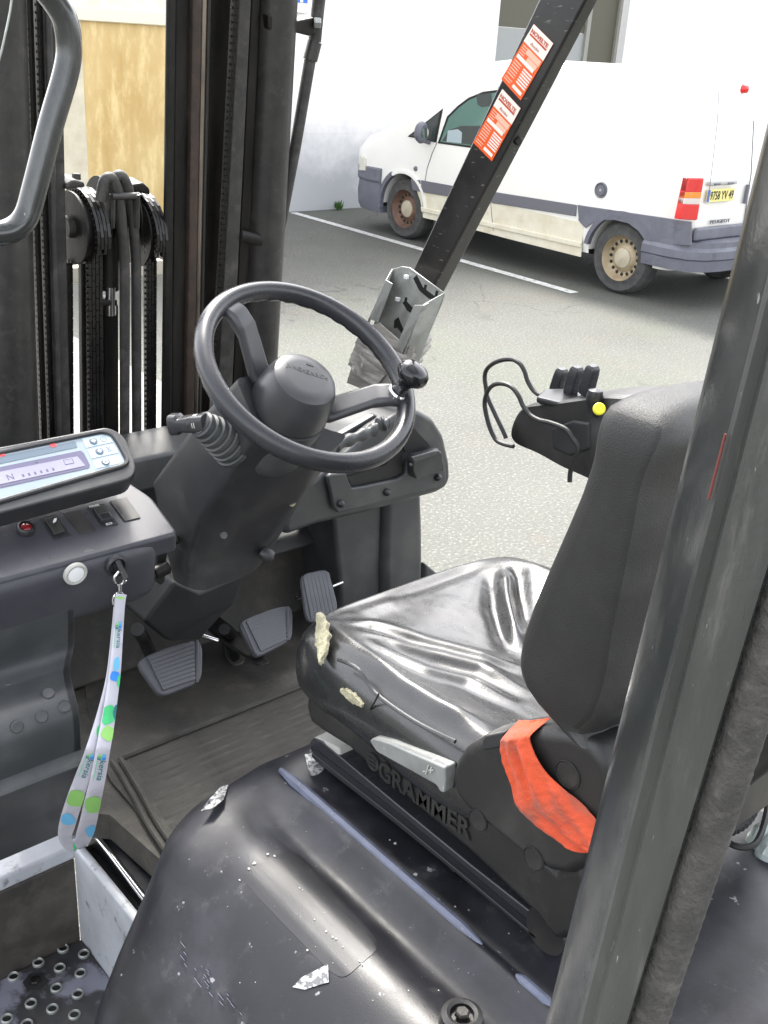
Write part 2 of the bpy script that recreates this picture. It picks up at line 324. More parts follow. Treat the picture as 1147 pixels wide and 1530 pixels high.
# blue and white sign on the wall
m_sgw = mat('sign white', (.8, .8, .8), .4); m_sgb = mat('sign blue', (.03, .14, .60), .4)
s0, s1 = at(438, -30, y=WY-.05), at(462, 20, y=WY-.05)
sg = tag(obj('wall_sign', box2((s0.x, WY-.05, s1.z), (s1.x, WY-.02, s0.z)), m_sgw, None, bevel=.005), 'small white and blue sign on the wall right of the lift mast', 'sign')
s2, s3 = at(442, -24, y=WY-.052), at(459, 5, y=WY-.052)
obj('sign_print', box2((s2.x, WY-.056, s3.z), (s3.x, WY-.0505, s2.z)), m_sgb, sg, smooth=False)
obj('sign_print', box2((L(s2.x, s3.x, .35), WY-.06, s3.z+.004), (L(s2.x, s3.x, .6), WY-.0565, L(s3.z, s2.z, .3))), m_sgw, sg, smooth=False)
# weed at the foot of the wall
wc = at(503, 316, y=WY-.06); vs, fs = [], []
for i in range(60):
    a = random.uniform(0, 6.28); r = random.uniform(0, .07); h = random.uniform(.04, .13); p = V((wc.x+r*math.cos(a), WY-.08+r*.6*math.sin(a), 0)); t = p+V((random.uniform(-.06, .06), random.uniform(-.05, .02), h)); w = V((math.cos(a+1), math.sin(a+1), 0))*.012
    k = len(vs); vs += [p-w*.4, L(p, t, .5)-w, t, L(p, t, .5)+w]; fs.append((k, k+1, k+2, k+3))
tag(obj('weed', (vs, fs), mat('weed green', (.07, .16, .04), .6), None), 'small green weed growing at the foot of the white wall', 'weed')
# yellow sheet hanging in front of a bay on the left
YY = 9.45
m_yw = mat('sunlit yellowed sheet', (.50, .325, .11), .5, col2=(.70, .54, .27), nscale=1.6, nmix=(.35, .7), dirt=(.80, .62, .30), dscale=3.2, dmix=(.5, .68), damt=.7, stretch=(2, 1, .7), rvar=.1, bump=.5, bscale=12, bdist=.01)
m_yf = mat('cream frame', (.80, .74, .55), .6)
a, b_ = at(120, 30, y=YY), at(330, 30, y=YY)
yd = thing('yellow_gate', (L(a.x, b_.x, .5), YY, 0), 'tall yellow brown stained sheet gate seen between the mast uprights', 'gate')
obj('sheet', box2((a.x, YY, .02), (b_.x, YY+.05, a.z-.002)), m_yw, yd, smooth=False)
obj('sheet', box2((a.x-.55, YY-.01, .02), (a.x-.004, YY+.05, a.z-.002)), mat('pale stained sheet', (.66, .60, .46), .6, col2=(.52, .46, .34), nscale=4), yd, smooth=False, label='pale cream narrow sheet')
obj('top_rail', box2((a.x-.6, YY-.05, a.z), (b_.x+.05, YY+.08, a.z+.11)), m_yf, yd, bevel=.008)
obj('upper_board', box2((a.x-.6, YY, a.z+.112), (b_.x+.05, YY+.05, a.z+1.5)), mat('cream board', (.78, .72, .60), .7, col2=(.72, .64, .48), nscale=5), yd, smooth=False)
m_conc = mat('pale concrete apron', (.24, .235, .22), .85, col2=(.20, .195, .18), nscale=3, bump=.7, bscale=60, bdist=.003, dirt=(.15, .145, .13), dscale=7, dmix=(.55, .7), damt=.5)
struct('concrete_apron', box2((-6, 3.6, -.02), (3.1, 9.4, .006)), m_conc, smooth=False)

# ------------------------------------------------------------------ white panel van
VO = at(915, 439, z=0); VF = at(598, 357, z=0); vf = (VF-VO).normalized(); vr = V((vf.y, -vf.x, 0))
WB = (VF-VO).length
def tum(z): return .0 if z < .95 else .11*((z-.95)/.95)**1.25
def vp(u, w, z): return VO+vf*u+vr*w+V((0, 0, z))
def vs_(px, py, off=0):
    w = 0
    for _ in range(6):
        p = at(px, py, pl=(VO+vr*(w-off), vr)); w = tum(p.z)
    return p
def vuz(px, py): p = vs_(px, py)-VO; return p.dot(vf), p.z
van = thing('panel_van', vp(WB/2, .9, 0), 'old white panel van with grey bumpers parked beside the white wall', 'van')
m_vw = mat('white van paint', (.83, .81, .77), .28, col2=(.79, .77, .72), nscale=2, coat=.5)
m_vc = mat('grimy cream van paint', (.70, .66, .54), .4, col2=(.62, .56, .42), nscale=5, dirt=(.42, .36, .26), dscale=9, dmix=(.55, .75), damt=.5)
m_vg = mat('faded grey bumper plastic', (.115, .118, .145), .5, col2=(.15, .155, .185), nscale=4, dirt=(.06, .06, .07), dscale=7, dmix=(.55, .68), damt=.6, bump=.3, bscale=200)
m_vs = mat('grey moulding', (.13, .13, .15), .5)
m_tyre = mat('dusty tyre', (.045, .044, .044), .8, col2=(.075, .073, .07), nscale=14, bump=.6, bscale=80, bdist=.002)
m_whr = mat('brown dusted rim', (.40, .33, .22), .45, .3, col2=(.30, .23, .14), nscale=12)
m_whr2 = mat('rusty front rim', (.16, .09, .06), .6, .2, col2=(.10, .06, .045), nscale=12)
m_whc = mat('pale hub cap', (.50, .45, .34), .45, .2, col2=(.42, .36, .26), nscale=8)
m_vgl = mat('green tinted glass', (.085, .17, .145), .05, col2=(.11, .21, .175), nscale=.8)
m_vint = mat('dark cab seen in glass', (.05, .06, .06), .08)
REAR = vuz(1026, 300)[0]
Wd = 1.80
lv = [(.30, -.50, 3.40), (.45, -.62, 3.52), (.70, -.68, 3.66), (.85, -.68, 3.66), (1.0, -.68, 3.50), (1.10, -.67, 3.22), (1.25, -.65, 2.95), (1.45, -.62, 2.62), (1.65, -.58, 2.30), (1.78, -.54, 2.08), (1.85, -.48, 1.90), (1.885, -.38, 1.70), (1.9, -.2, 1.4)]
sc = WB/2.824
def ring(z, ur, uf, ins=0):
    t = tum(z)+ins; R_ = .10; out = []
    cs = [(ur+R_, t+R_, math.pi, 1.5*math.pi), (uf-R_*2.2, t+R_, 1.5*math.pi, 2*math.pi), (uf-R_*2.2, Wd-t-R_, 0, .5*math.pi), (ur+R_, Wd-t-R_, .5*math.pi, math.pi)]
    for i, (cu, cw, a0, a1) in enumerate(cs):
        ru = R_*2.2 if i in (1, 2) else R_
        for k in range(6):
            a_ = L(a0, a1, k/5); out.append(vp(cu+ru*math.cos(a_), cw+R_*math.sin(a_), z))
        if i in (0, 2):   # intermediate points along the flank
            nx = cs[(i+1) % 4]
            e = out[-1]; f_ = vp(nx[0]+(R_*2.2 if i == 0 else R_)*math.cos(nx[2]), nx[1]+R_*math.sin(nx[2]), z)
            for k in range(1, 8): out.append(L(e, f_, k/8))
    return out
rings = [ring(z, a*sc, b2*sc, ins=(.03 if z < .4 else .0)+(0 if z < 1.8 else (.05 if z < 1.88 else (.12 if z < 1.91 else .25)))) for z, a, b2 in lv]
body = obj('body', loft(rings), m_vw, van, ang=50)
cut = []
for u in (0, WB):
    for w in (0, Wd):
        cut.append(lathe([(.36, -.30), (.36, .30)], vp(u, w, .335), vr, 40))
ct = obj('cutter', merge(cut), m_blk); md = body.modifiers.new('b', 'BOOLEAN'); md.operation = 'DIFFERENCE'; md.object = ct; md.solver = 'EXACT'
dg = bpy.context.evaluated_depsgraph_get(); me = bpy.data.meshes.new_from_object(body.evaluated_get(dg)); body.modifiers.clear(); body.data = me; bpy.data.objects.remove(ct)
me.materials.clear(); me.materials.append(m_vw); me.materials.append(m_blk); me.materials.append(m_vc)
for p in me.polygons:
    wc_ = body.matrix_world @ p.center if False else V(WL['body'])+p.center
    q = wc_-VO; uu, ww, zz = q.dot(vf), q.dot(vr), q.z
    p.material_index = 0
    if zz < .34: p.material_index = 1
    elif min((V((uu-c_, 0, zz-.335))).length for c_ in (0, WB)) < .355 and .008 < ww < Wd-.008: p.material_index = 1
me.shade_smooth(); me.set_sharp_from_angle(angle=math.radians(35))
# underbody so no light passes below
obj('underbody', box(vp(WB/2-.02, Wd/2, .33), (WB*1.2, Wd-.5, .16), (vf, vr, V((0, 0, 1)))), m_blk, van, smooth=False)
def side(pts, t=.012, off=.0, w_extra=0):
    """panel lying on the near flank, outline read at photograph pixels"""
    P_ = [vs_(a, b) for a, b in pts]; return prism([p-vr*(t+off) for p in P_], vr*t)
def wheel(u, w, sgn, mr, lab):
    c = vp(u, w, .318); ax = -vr*sgn
    t = obj('wheel', lathe([(.205, -.02), (.20, .0), (.235, -.012), (.285, -.004), (.312, -.03), (.318, -.06), (.318, -.16), (.30, -.19), (.2, -.19)], c, ax, 48, cap=False), m_tyre, van, label=lab)
    vs2 = [(.0, -.055), (.09, -.050), (.105, -.055), (.13, -.075), (.165, -.07), (.19, -.03), (.203, -.006), (.21, -.012), (.2, -.10), (.0, -.11)]
    obj('rim', lathe(vs2, c, ax, 48), mr, t)
    obj('hub_cap', lathe([(.0, -.030), (.05, -.032), (.085, -.04), (.092, -.056)], c, ax, 32), m_whc, t)
    u1, w1 = frame(ax)
    hs = [lathe([(.0, -.082), (.014, -.082), (.017, -.070)], c+(u1*math.cos(a_)+w1*math.sin(a_))*.148, ax, 8) for a_ in [2*math.pi*k/16 for k in range(16)]]
    for k, h in enumerate(hs): obj('rim_slot', h, m_blk, t)
wheel(0, .02, 1, m_whr, 'rear wheel with dusty tan rim')
wheel(WB, .02, 1, m_whr2, 'front wheel with rusty brown rim')
wheel(0, Wd-.02, -1, m_whr, None); wheel(WB, Wd-.02, -1, m_whr2, None)
# grimy lower flank
obj('sill', side([(622, 283), (735, 302), (866, 332), (872, 337), (868, 384), (760, 357), (700, 341), (632, 325), (628, 300)], .0025), m_vc, van, smooth=False, label='cream grimy lower flank and sill')
obj('sill_ridge', side([(630, 309), (870, 362), (869, 370), (631, 316)], .02), m_vc, van, bevel=.006)
# mouldings
for q in ([(615, 267), (628, 269), (630, 287), (617, 284)], [(630, 269), (729, 287), (729, 303), (631, 287)], [(735, 286), (862, 306), (861, 323), (735, 303)]):
    obj('side_moulding', side(q, .016), m_vs, van, bevel=.005)
# rear quarter moulding and arch
obj('rear_quarter_trim', side([(864, 306), (1012, 328), (1034, 331), (1034, 367), (1010, 366), (964, 358), (955, 345), (940, 334), (920, 329), (900, 329), (885, 334), (876, 341), (866, 330)], .018), m_vg, van, bevel=.006)
# rear bumper: wraps round the corner
def rb(u, w, z): return vp(u, w, z)
uB = (vs_(963, 360)-VO).dot(vf)
zb0, zb1 = .34, .58
sec = []
path = [(uB, -.015), (-.55, -.02), (-.70, .03), (-.79, .14), (-.83, .35), (-.84, .9), (-.83, 1.45), (-.79, 1.66), (-.70, 1.77), (-.55, 1.82), (uB, 1.815)]
prof = [(0, .33), (.008, .42), (.0, .425), (.02, .435), (.02, .50), (.0, .53), (-.0, .575), (-.05, .59), (-.12, .59), (-.12, .33)]
rings = []
for i, (u, w) in enumerate(path):
    a0 = path[max(i-1, 0)]; a1 = path[min(i+1, len(path)-1)]; t = V((a1[0]-a0[0], a1[1]-a0[1])).normalized(); nn = V((-t.y, t.x)) if False else V((-abs(0), 0))
    nrm = V((-t[1], t[0])) if (-t[1]) < 0 or True else None
    nrm = V((-t[1], t[0]));
    # outward: away from centre (0, .9)
    if nrm.dot(V((u, w-.9))) < 0: nrm = -nrm
    rings.append([vp(u+nrm.x*o_, w+nrm.y*o_, z) for o_, z in prof])
obj('rear_bumper', loft(rings), m_vg, van, ang=30)
obj('rear_panel', prism([vp(-.70, .02, .592), vp(-.70, Wd-.02, .592), vp(-.70, Wd-.02, .70), vp(-.70, .02, .70)], -vf*.045), m_vg, van, bevel=.02, seg=3)
# front bumper
path = [(WB-.385, -.012), (WB+.34, -.012), (WB+.60, .06), (WB+.76, .25), (WB+.84, .6), (WB+.84, 1.2), (WB+.76, 1.55), (WB+.60, 1.74), (WB+.36, Wd+.012)]
path = [(WB+.37, -.014), (WB+.60, -.012), (3.62*sc, .06), (3.70*sc, .25), (3.74*sc, .6), (3.74*sc, 1.2), (3.70*sc, 1.55), (3.62*sc, 1.74), (WB+.60, Wd+.012), (WB+.37, Wd+.012)]
prof = [(-.03, .22), (.0, .28), (.012, .42), (.0, .53), (.02, .56), (.015, .68), (-.03, .70), (-.12, .70), (-.12, .22)]
rings = []
for i, (u, w) in enumerate(path):
    a0 = path[max(i-1, 0)]; a1 = path[min(i+1, len(path)-1)]; t = V((a1[0]-a0[0], a1[1]-a0[1])).normalized(); nrm = V((-t[1], t[0]))
    if nrm.dot(V((u-WB+.5, w-.9))) < 0: nrm = -nrm
    rings.append([vp(u+nrm.x*o_, w+nrm.y*o_, z) for o_, z in prof])
obj('front_bumper', loft(rings), m_vg, van, ang=30)
# arches
def arch(u, m, a0, a1, r0=.352, r1=.395, t=.02):
    o_ = [];
    A = [math.radians(L(a0, a1, k/20)) for k in range(21)]
    pts = [vp(u+r1*math.cos(a_), 0, .335+r1*math.sin(a_)) for a_ in A]+[vp(u+r0*math.cos(a_), 0, .335+r0*math.sin(a_)) for a_ in A[::-1]]
    n_ = len(A); g = ([p-vr*t for p in pts]+[p+vr*.03 for p in pts], [(i, i+1, 2*n_-2-i, 2*n_-1-i) for i in range(n_-1)]+[(i+2*n_, 4*n_-1-i, 4*n_-2-i, i+1+2*n_) for i in range(n_-1)]+[(i, i+2*n_, (i+1) % (2*n_)+2*n_, (i+1) % (2*n_)) for i in range(2*n_)])
    return obj('wheel_arch', g, m, van)
arch(0, m_vg, 8, 172); arch(WB, m_vw, 60, 175, r1=.385); arch(WB, m_vg, -8, 60, r1=.40)
# glass
def glass(name, pts, m, lab=None, par=van): return obj(name, side(pts, .004, .003), m, par, smooth=False, label=lab)
sg_ = obj('side_window', side([(654, 214), (668, 174), (684, 158), (700, 146), (722, 137), (745, 134), (750, 134), (750, 229), (740, 227), (725, 224)], .006, .0), m_blk, van, bevel=.003)
glass('pane', [(658, 212), (671, 176), (686, 161), (702, 149), (722, 141), (743, 138), (748, 138), (748, 225), (740, 223), (722, 220)], m_vgl, None, sg_)
obj('cab_interior', side([(661, 210), (672, 194), (690, 188), (720, 188), (740, 186), (748, 186), (748, 224), (740, 222), (722, 219)], .001, .0075), m_vint, sg_, smooth=False)
qw = obj('quarter_window', side([(609, 204), (662, 162), (652, 213)], .006), m_blk, van, bevel=.002)
glass('pane', [(614, 203), (658, 167), (649, 210)], m_vint, None, qw)
obj('seat_back', side([(712, 141), (735, 139), (735, 158), (720, 160), (714, 156)], .001, .0075), m_vint, sg_, smooth=False)
# mirror
mc = vs_(643, 198); mo = V(mc)-vr*.13
mir = obj('wing_mirror', lathe([(.0, -.05), (.055, -.05), (.075, -.03), (.08, .0), (.07, .03), (.02, .045)], mo, vf*1.0, 20), m_vg, van)
for v_ in mir.data.vertices: v_.co.z *= 1.35
obj('mirror_arm', tube([mc+V((0, 0, -.10)), mo+V((0, 0, -.07))], .022), m_vs, van)
obj('mirror_glass', disc(mo-vf*.052, vf, .055, .003, 20), mat('mirror glass', (.55, .58, .55), .05, .9), mir)
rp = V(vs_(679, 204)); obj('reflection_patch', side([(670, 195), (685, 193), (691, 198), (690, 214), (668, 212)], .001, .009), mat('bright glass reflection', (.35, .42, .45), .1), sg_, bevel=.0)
# seams, handles, cap
def seam(pts, w=.006):
    P_ = [vs_(a, b)-vr*.002 for a, b in pts]; return obj('door_seam', tube(P_, w, 6), m_vs, van)
seam([(653, 213), (646, 228), (638, 252), (632, 290), (632, 320)], .004)
seam([(745, 130), (737, 240), (733, 300), (737, 345)], .004); seam([(866, 306), (865, 330)], .006)
seam([(1075, 112), (1072, 180), (1064, 250), (1058, 300)], .003)
obj('fuel_cap', lathe([(.0, -.012), (.045, -.012), (.05, -.004), (.062, -.016), (.068, -.01), (.07, .01)], vs_(898, 284), vr, 28), m_vs, van)
obj('cap_button', disc(vs_(898, 284)-vr*.012, vr, .012, .006, 12), m_grey, van)
obj('side_repeater', lathe([(.0, -.02), (.02, -.016), (.028, 0)], vs_(621, 252), vr, 12), m_vs, van)
# tail lamp on the rear corner, plate, lettering
TP = (vp(-.685*sc, 0, 0), vf)                       # rear door plane
def rp_(px, py, off=.0): return at(px, py, pl=(vp(-.685*sc-off, 0, 0), vf))
def lampseg(f0, f1, m):
    a = [L(V((1029, 267, 0)), V((1016, 327, 0)), f0), L(V((1051, 267, 0)), V((1041, 328, 0)), f0), L(V((1051, 267, 0)), V((1041, 328, 0)), f1), L(V((1029, 267, 0)), V((1016, 327, 0)), f1)]
    return prism([rp_(q.x, q.y, .03) for q in a], vf*.06)
m_lr = mat('red lamp lens', (.62, .012, .010), .12, coat=.5); m_lo = mat('amber lamp lens', (.75, .25, .02), .12, coat=.5); m_lw = mat('clear lamp lens', (.62, .55, .50), .12, coat=.5)
tl = obj('tail_lamp', lampseg(-.02, 1.02, m_lr), m_lr, van, bevel=.006)
for f0, f1, m in ((.0, .33, m_lr), (.335, .48, m_lo), (.485, .63, m_lw), (.635, 1.0, m_lr)):
    g = lampseg(f0, f1, m); g = ([p-vf*.004 for p in g[0]], g[1]); obj('lens', g, m, tl, bevel=.003)
pc = rp_(1076, 291.5, .02); pu = vr; pw = .40; ph = .105
obj('number_plate', box(pc, (pw, .008, ph), (vr, vf, V((0, 0, 1)))), mat('plate yellow', (.78, .68, .25), .4), van, bevel=.002)
obj('plate_band', box(pc-vr*(pw/2-.018)-vf*.0055, (.035, .003, ph-.008), (vr, vf, V((0, 0, 1)))), m_sgb, van, smooth=False)
text('plate_lettering', '9758 YV 49', pc+vr*.018-vf*.006-V((0, 0, .033)), vr, V((0, 0, 1)), .098, m_blk, van, fit=.345, center=True, bold=.012)
obj('plate_lamp', box(pc+V((0, 0, .095))-vr*.10-vf*.01, (.09, .03, .02), (vr, vf, V((0, 0, 1)))), m_vs, van, bevel=.008)
obj('plate_lamp', box(pc+V((0, 0, .095))+vr*.10-vf*.01, (.09, .03, .02), (vr, vf, V((0, 0, 1)))), m_vs, van, bevel=.008)
obj('plate_lamp_holder', box(pc+V((0, 0, .10)), (.42, .03, .035), (vr, vf, V((0, 0, 1)))), m_grey, van, bevel=.01)
text('maker_lettering', 'PEUGEOT', rp_(1075, 333, .012), vr, V((0, 0, 1)), .042, m_vs, van, fit=.30, center=True, bold=.01, depth=.006)
hg = rp_(1113, 133, .02); obj('high_lamp', lathe([(0, -.03), (.03, -.02), (.04, .02)], hg, vf, 16), m_lr, van)
obj('door_latch', box(rp_(1115, 290, .02), (.03, .03, .16), (vr, vf, V((0, 0, 1)))), m_vs, van, bevel=.006)
seam_p = [rp_(1126, 180, .003), rp_(1122, 260, .003), rp_(1110, 340, .003)]
obj('door_seam', tube(seam_p, .005, 6), m_vs, van)

print('WB', WB)
obj('headlamp', side([(541, 232), (547, 236), (548, 255), (539, 254)], .03), mat('clear headlamp', (.6, .58, .5), .1, coat=.5), van, bevel=.004)
# ------------------------------------------------------------------ forklift
FK = thing('forklift', (1.07, 1.1, 0), 'black forklift truck with open cab, lift mast and worn vinyl seat in the foreground', 'forklift')
Z3 = V((0, 0, 1))
def pobj(name, pts, m, depth, par=FK, bevel=.006, rnd=0, lab=None, seg=2, **k):
    """solid whose front outline is read on a real plane; depth = extrusion vector"""
    P_ = px_poly(pts, **k)
    if rnd: P_ = rounded(P_, rnd)
    return obj(name, prism(P_, depth), m, par, bevel=bevel, seg=seg, label=lab)
# ---- floor, footwell
obj('floor_plate', prism([V((.70, 1.0, .66)), V((1.62, 1.0, .66)), V((1.62, 1.95, .66)), V((.60, 1.95, .66)), V((.60, 1.46, .66)), V((.66, 1.40, .66))], V((0, 0, .055))), m_matf, FK, smooth=False)
mt_edge = [at(150, 1152, z=.722), at(190, 1195, z=.722), at(222, 1235, z=.722), at(245, 1290, z=.722)]
# mat body with rounded outline
mo_ = [at(118, 960, z=.716), at(132, 1060, z=.716), at(146, 1130, z=.716), at(165, 1170, z=.716), at(198, 1208, z=.716), at(232, 1255, z=.716), V((.72, 1.05, .716)), V((1.5, 1.05, .716)), V((1.5, 1.93, .716))]
fm = obj('floor_mat', prism(mo_, Z3*.006), m_matf, FK, bevel=.002)
# ribs of the rear part of the mat, all running across the truck
y0, y1 = 1.17, 1.50
def leftx(y):  # left border of the ribbed field
    return .705+.04*smooth((y-1.25)/.3)
k = 0
yy = y1
rows = [1.50, 1.478, 1.455, 1.431, 1.407, 1.381, 1.355, 1.329, 1.30, 1.272, 1.243, 1.21, 1.18, 1.15, 1.12]
for i, yr in enumerate(rows):
    w_ = .0105 if i % 2 == 0 else .006
    obj('rib', prism([V((leftx(yr)+.015, yr-w_, .722)), V((leftx(yr)+.02, yr-w_*.5, .7240)), V((leftx(yr)+.02, yr+w_*.5, .7240)), V((leftx(yr)+.015, yr+w_, .722))], V((.80, 0, 0))), m_mat, fm, bevel=0)
edge = [V((leftx(1.52)+.0, 1.52, .726)), V((leftx(1.42), 1.42, .726)), V((leftx(1.32), 1.32, .726)), V((leftx(1.22)-.004, 1.22, .726)), V((leftx(1.1)-.01, 1.1, .726))]
obj('mat_border', tube(catmull(edge, 5), .006, 6), m_mat, fm)
obj('mat_border', tube(catmull([p-V((.016, 0, 0)) for p in edge], 5), .005, 6), m_mat, fm)
obj('mat_border', tube([V((leftx(1.52), 1.52, .726)), V((1.5, 1.52, .726))], .006, 6), m_mat, fm)
for i in range(3):
    obj('rib', box((leftx(1.22)+.02+.0*i, 1.235-.03*i, .726), (.012, .025, .006)), m_mat, fm, smooth=False)
# footwell walls
obj('footwell_wall', box2((.60, 1.93, .66), (1.60, 1.98, 1.08)), m_dark, FK, smooth=False)
obj('toe_board', prism([V((.60, 1.93, .72)), V((.60, 1.93, 1.0)), V((.60, 1.78, .72))], V((1.0, 0, 0))), m_matf, FK, bevel=.01)
obj('footwell_ledge', prism([V((.62, 1.93, 1.0)), V((.62, 1.74, .96)), V((.62, 1.72, .93)), V((.62, 1.93, .90))], V((1.0, 0, 0))), m_dark, FK, bevel=.008)
# tunnel plate the pedals come through
pobj('pedal_bracket', [(298, 925), (322, 915), (348, 935), (405, 990), (390, 996), (345, 965), (318, 945)], m_black, V((0, .02, -.01)), z=.80)
pobj('pedal_slot_rim', [(333, 958), (352, 950), (366, 975), (364, 993), (350, 997), (338, 985)], m_matf, Z3*.006, z=.722, bevel=.002, rnd=.01)
pobj('pedal_slot', [(338, 962), (350, 956), (358, 976), (357, 987), (348, 990), (343, 982)], m_blk, Z3*.002, z=.7285, bevel=0, rnd=.006)
obj('chrome_rod', tube([at(300, 949, z=.80), at(326, 957, z=.79)], .006), m_chrome, FK)
# pedals
def pedal(name, q, plp, nrm, arm, lab):
    pl = (plp, nrm); P_ = [at(a, b, pl=pl) for a, b in q]
    c = sum(P_, V())/len(P_)
    o = obj(name, prism(rounded(P_, .018), -nrm*.016), m_pedal, FK, bevel=.004, seg=2, label=lab)
    return o, pl
n1 = V((0, -.62, .78)).normalized()
pd1, pl1 = pedal('brake_pedal', [(204, 990), (220, 978), (262, 962), (296, 955), (303, 966), (302, 1012), (292, 1022), (240, 1042)], at(262, 1000, z=.83), n1, None, 'left rubber pedal')
pd2, pl2 = pedal('brake_pedal', [(356, 932), (372, 922), (410, 908), (432, 904), (438, 914), (437, 952), (428, 960), (385, 982), (378, 974)], at(400, 945, z=.84), n1, None, 'middle rubber pedal')
def pribs(o, pl, a0, a1, b0, b1, nr):
    for k in range(nr):
        f = (k+.5)/nr
        p = at(L(a0[0], a1[0], f), L(a0[1], a1[1], f), pl=pl); q = at(L(b0[0], b1[0], f), L(b0[1], b1[1], f), pl=pl)
        d = (q-p).normalized(); w = pl[1].cross(d)*.0038
        obj('tread_rib', prism([p-w, p+w, q+w, q-w], pl[1]*.0035), m_pedal, o, bevel=0)
pribs(pd1, pl1, (219, 983), (243, 1032), (288, 958), (291, 1016), 9)
pribs(pd2, pl2, (367, 929), (389, 974), (425, 909), (427, 956), 9)
for o, pl, a_, b_ in ((pd1, pl1, (294, 957), (294, 1020)), (pd2, pl2, (430, 907), (430, 957)), (pd2, pl2, (362, 931), (382, 977))):
    obj('tread_rib', tube([at(*a_, pl=pl), at(*b_, pl=pl)], .0035, 6), m_pedal, o)
obj('pedal_arm', tube([at(230, 990, z=.80), at(215, 955, z=.86), at(205, 940, z=.95)], .013), m_black, FK)
obj('pedal_arm', tube([at(400, 950, z=.80), at(372, 948, z=.79), at(350, 952, z=.78), at(335, 940, z=.85)], .012), m_black, FK)
n3 = V((-.12, -.80, .58)).normalized(); pl3 = (at(478, 885, z=.90), n3)
pd3 = obj('accelerator_pedal', prism(rounded([at(a, b, pl=pl3) for a, b in [(449, 858), (487, 850), (493, 858), (506, 908), (500, 922), (463, 932), (457, 920)]], .02), -n3*.014), m_pedal, FK, bevel=.004)
for k in range(7):
    f = k/6
    p, q = at(L(455, 488, f), L(863, 856, f), pl=pl3), at(L(467, 501, f), L(925, 916, f), pl=pl3)
    d = (q-p).normalized(); w = n3.cross(d)*.0042
    obj('tread_rib', prism([p-w, p+w, q+w, q-w], n3*.003), m_pedal, pd3, bevel=0)
obj('pedal_pin', tube([at(442, 894, z=.885), at(450, 891, z=.885)], .004), m_chrome, FK); obj('pedal_pin', tube([at(496, 876, z=.885), at(511, 870, z=.885)], .004), m_chrome, FK)
# ---- left lower side: cowl ledge with grip studs
rc = [(108, 880, .60), (110, 925, .60), (109, 965, .60), (104, 990, .585), (103, 1005, .575), (108, 1030, .562), (116, 1060, .557), (119, 1090, .556), (120, 1122, .556)]
rr = [at(a, b, x=c_) for a, b, c_ in rc]
rr = catmull(rr, 4)
sh = V((-.28, 0, 0))
g = loft([[p, p+sh*.5, p+sh] for p in rr], cap=False, closed=False)
lc = obj('left_cowl', solid(g, V((0, .05, -.01))), m_cowl, FK, ang=60)
# right flank of the cowl (turns forward towards the footwell)
g = loft([[p+V((.0006, 0, 0)), p+V((.012, .03, 0)), p+V((.014, .5, -.02))] for p in rr], cap=False, closed=False)
obj('cowl_flank', solid(g, V((-.01, 0, 0))), m_cowl, FK, ang=60)
# studs
def on_curve(px_, py_):
    best = None
    for i in range(len(rr)-1):
        a_, b_ = rr[i], rr[i+1]; n_ = (b_-a_).cross(V((1, 0, 0))).normalized()
        p = at(px_, py_, pl=(a_, n_)); t = (p-a_).dot((b_-a_).normalized())/(b_-a_).length
        if -.05 <= t <= 1.05:
            if best is None or (p-CAM).length < (best[0]-CAM).length: best = (p, n_)
    return best
for a_, b_ in [(36, 1050), (72, 1036), (62, 1071), (96, 1056), (25, 1086), (10, 1020)]:
    r_ = on_curve(a_, b_)
    if r_:
        n_ = r_[1] if r_[1].dot(CAM-r_[0]) > 0 else -r_[1]
        obj('grip_stud', lathe([(.0095, -.003), (.0095, .0015), (.008, .003), (.0, .0032)], r_[0], n_, 16), m_cowl, lc)
# flange under it
fz = rr[-1]
obj('cowl_flange', prism([fz+V((.006, -.018, -.006)), fz+V((.006, .02, .012)), fz+V((.006, .02, -.016)), fz+V((.006, -.018, -.016))], V((-.45, 0, 0))), m_cowl, FK, bevel=.006)
sp = [at(121, 1120, x=.558), at(120, 1160, x=.568), at(115, 1205, x=.585), at(111, 1238, x=.598)]
g = loft([[p, p+V((-.5, 0, 0))] for p in catmull(sp, 4)], cap=False, closed=False)
obj('lower_cowl', solid(g, V((0, .03, 0))), m_cowl, FK, ang=60)
g = loft([[p+V((.0006, 0, 0)), p+V((.006, .3, -.02))] for p in catmull(sp, 4)], cap=False, closed=False)
obj('lower_cowl_flank', solid(g, V((-.006, 0, 0))), m_cowl, FK, ang=60)
# ---- step well
cz = at(112, 1268, z=.645); ct_ = V((cz.x, cz.y, .645))
sb = .43
rimL = [V((ct_.x, ct_.y, .645)), V((ct_.x-.45, ct_.y, .645))]
m_rimw = m_stepw
# right wall (white) running backwards
obj('step_wall', prism([V((ct_.x, ct_.y+.01, .645)), V((ct_.x, ct_.y+.01, sb-.02)), V((ct_.x, ct_.y-.5, sb-.02)), V((ct_.x, ct_.y-.5, .645))], V((.018, 0, 0))), m_stepw, FK, bevel=.006, label='worn white painted side of the step well')
obj('step_rim', prism([V((ct_.x+.02, ct_.y+.004, .648)), V((ct_.x-.5, ct_.y+.004, .648)), V((ct_.x-.5, ct_.y+.055, .656)), V((ct_.x+.02, ct_.y+.055, .656))], V((0, 0, -.03))), m_stepw, FK, bevel=.006)
obj('step_wall', prism([V((ct_.x-.001, ct_.y+.002, .62)), V((ct_.x-.5, ct_.y+.002, .62)), V((ct_.x-.5, ct_.y+.002, sb-.02)), V((ct_.x-.001, ct_.y+.002, sb-.02))], V((0, .018, 0))), m_stepd, FK, bevel=.004, label='grimy dark front wall of the step well')
plt = obj('step_plate', box2((ct_.x-.5, ct_.y-.5, sb-.012), (ct_.x-.0005, ct_.y+.0015, sb)), m_stepp, FK, bevel=.003)
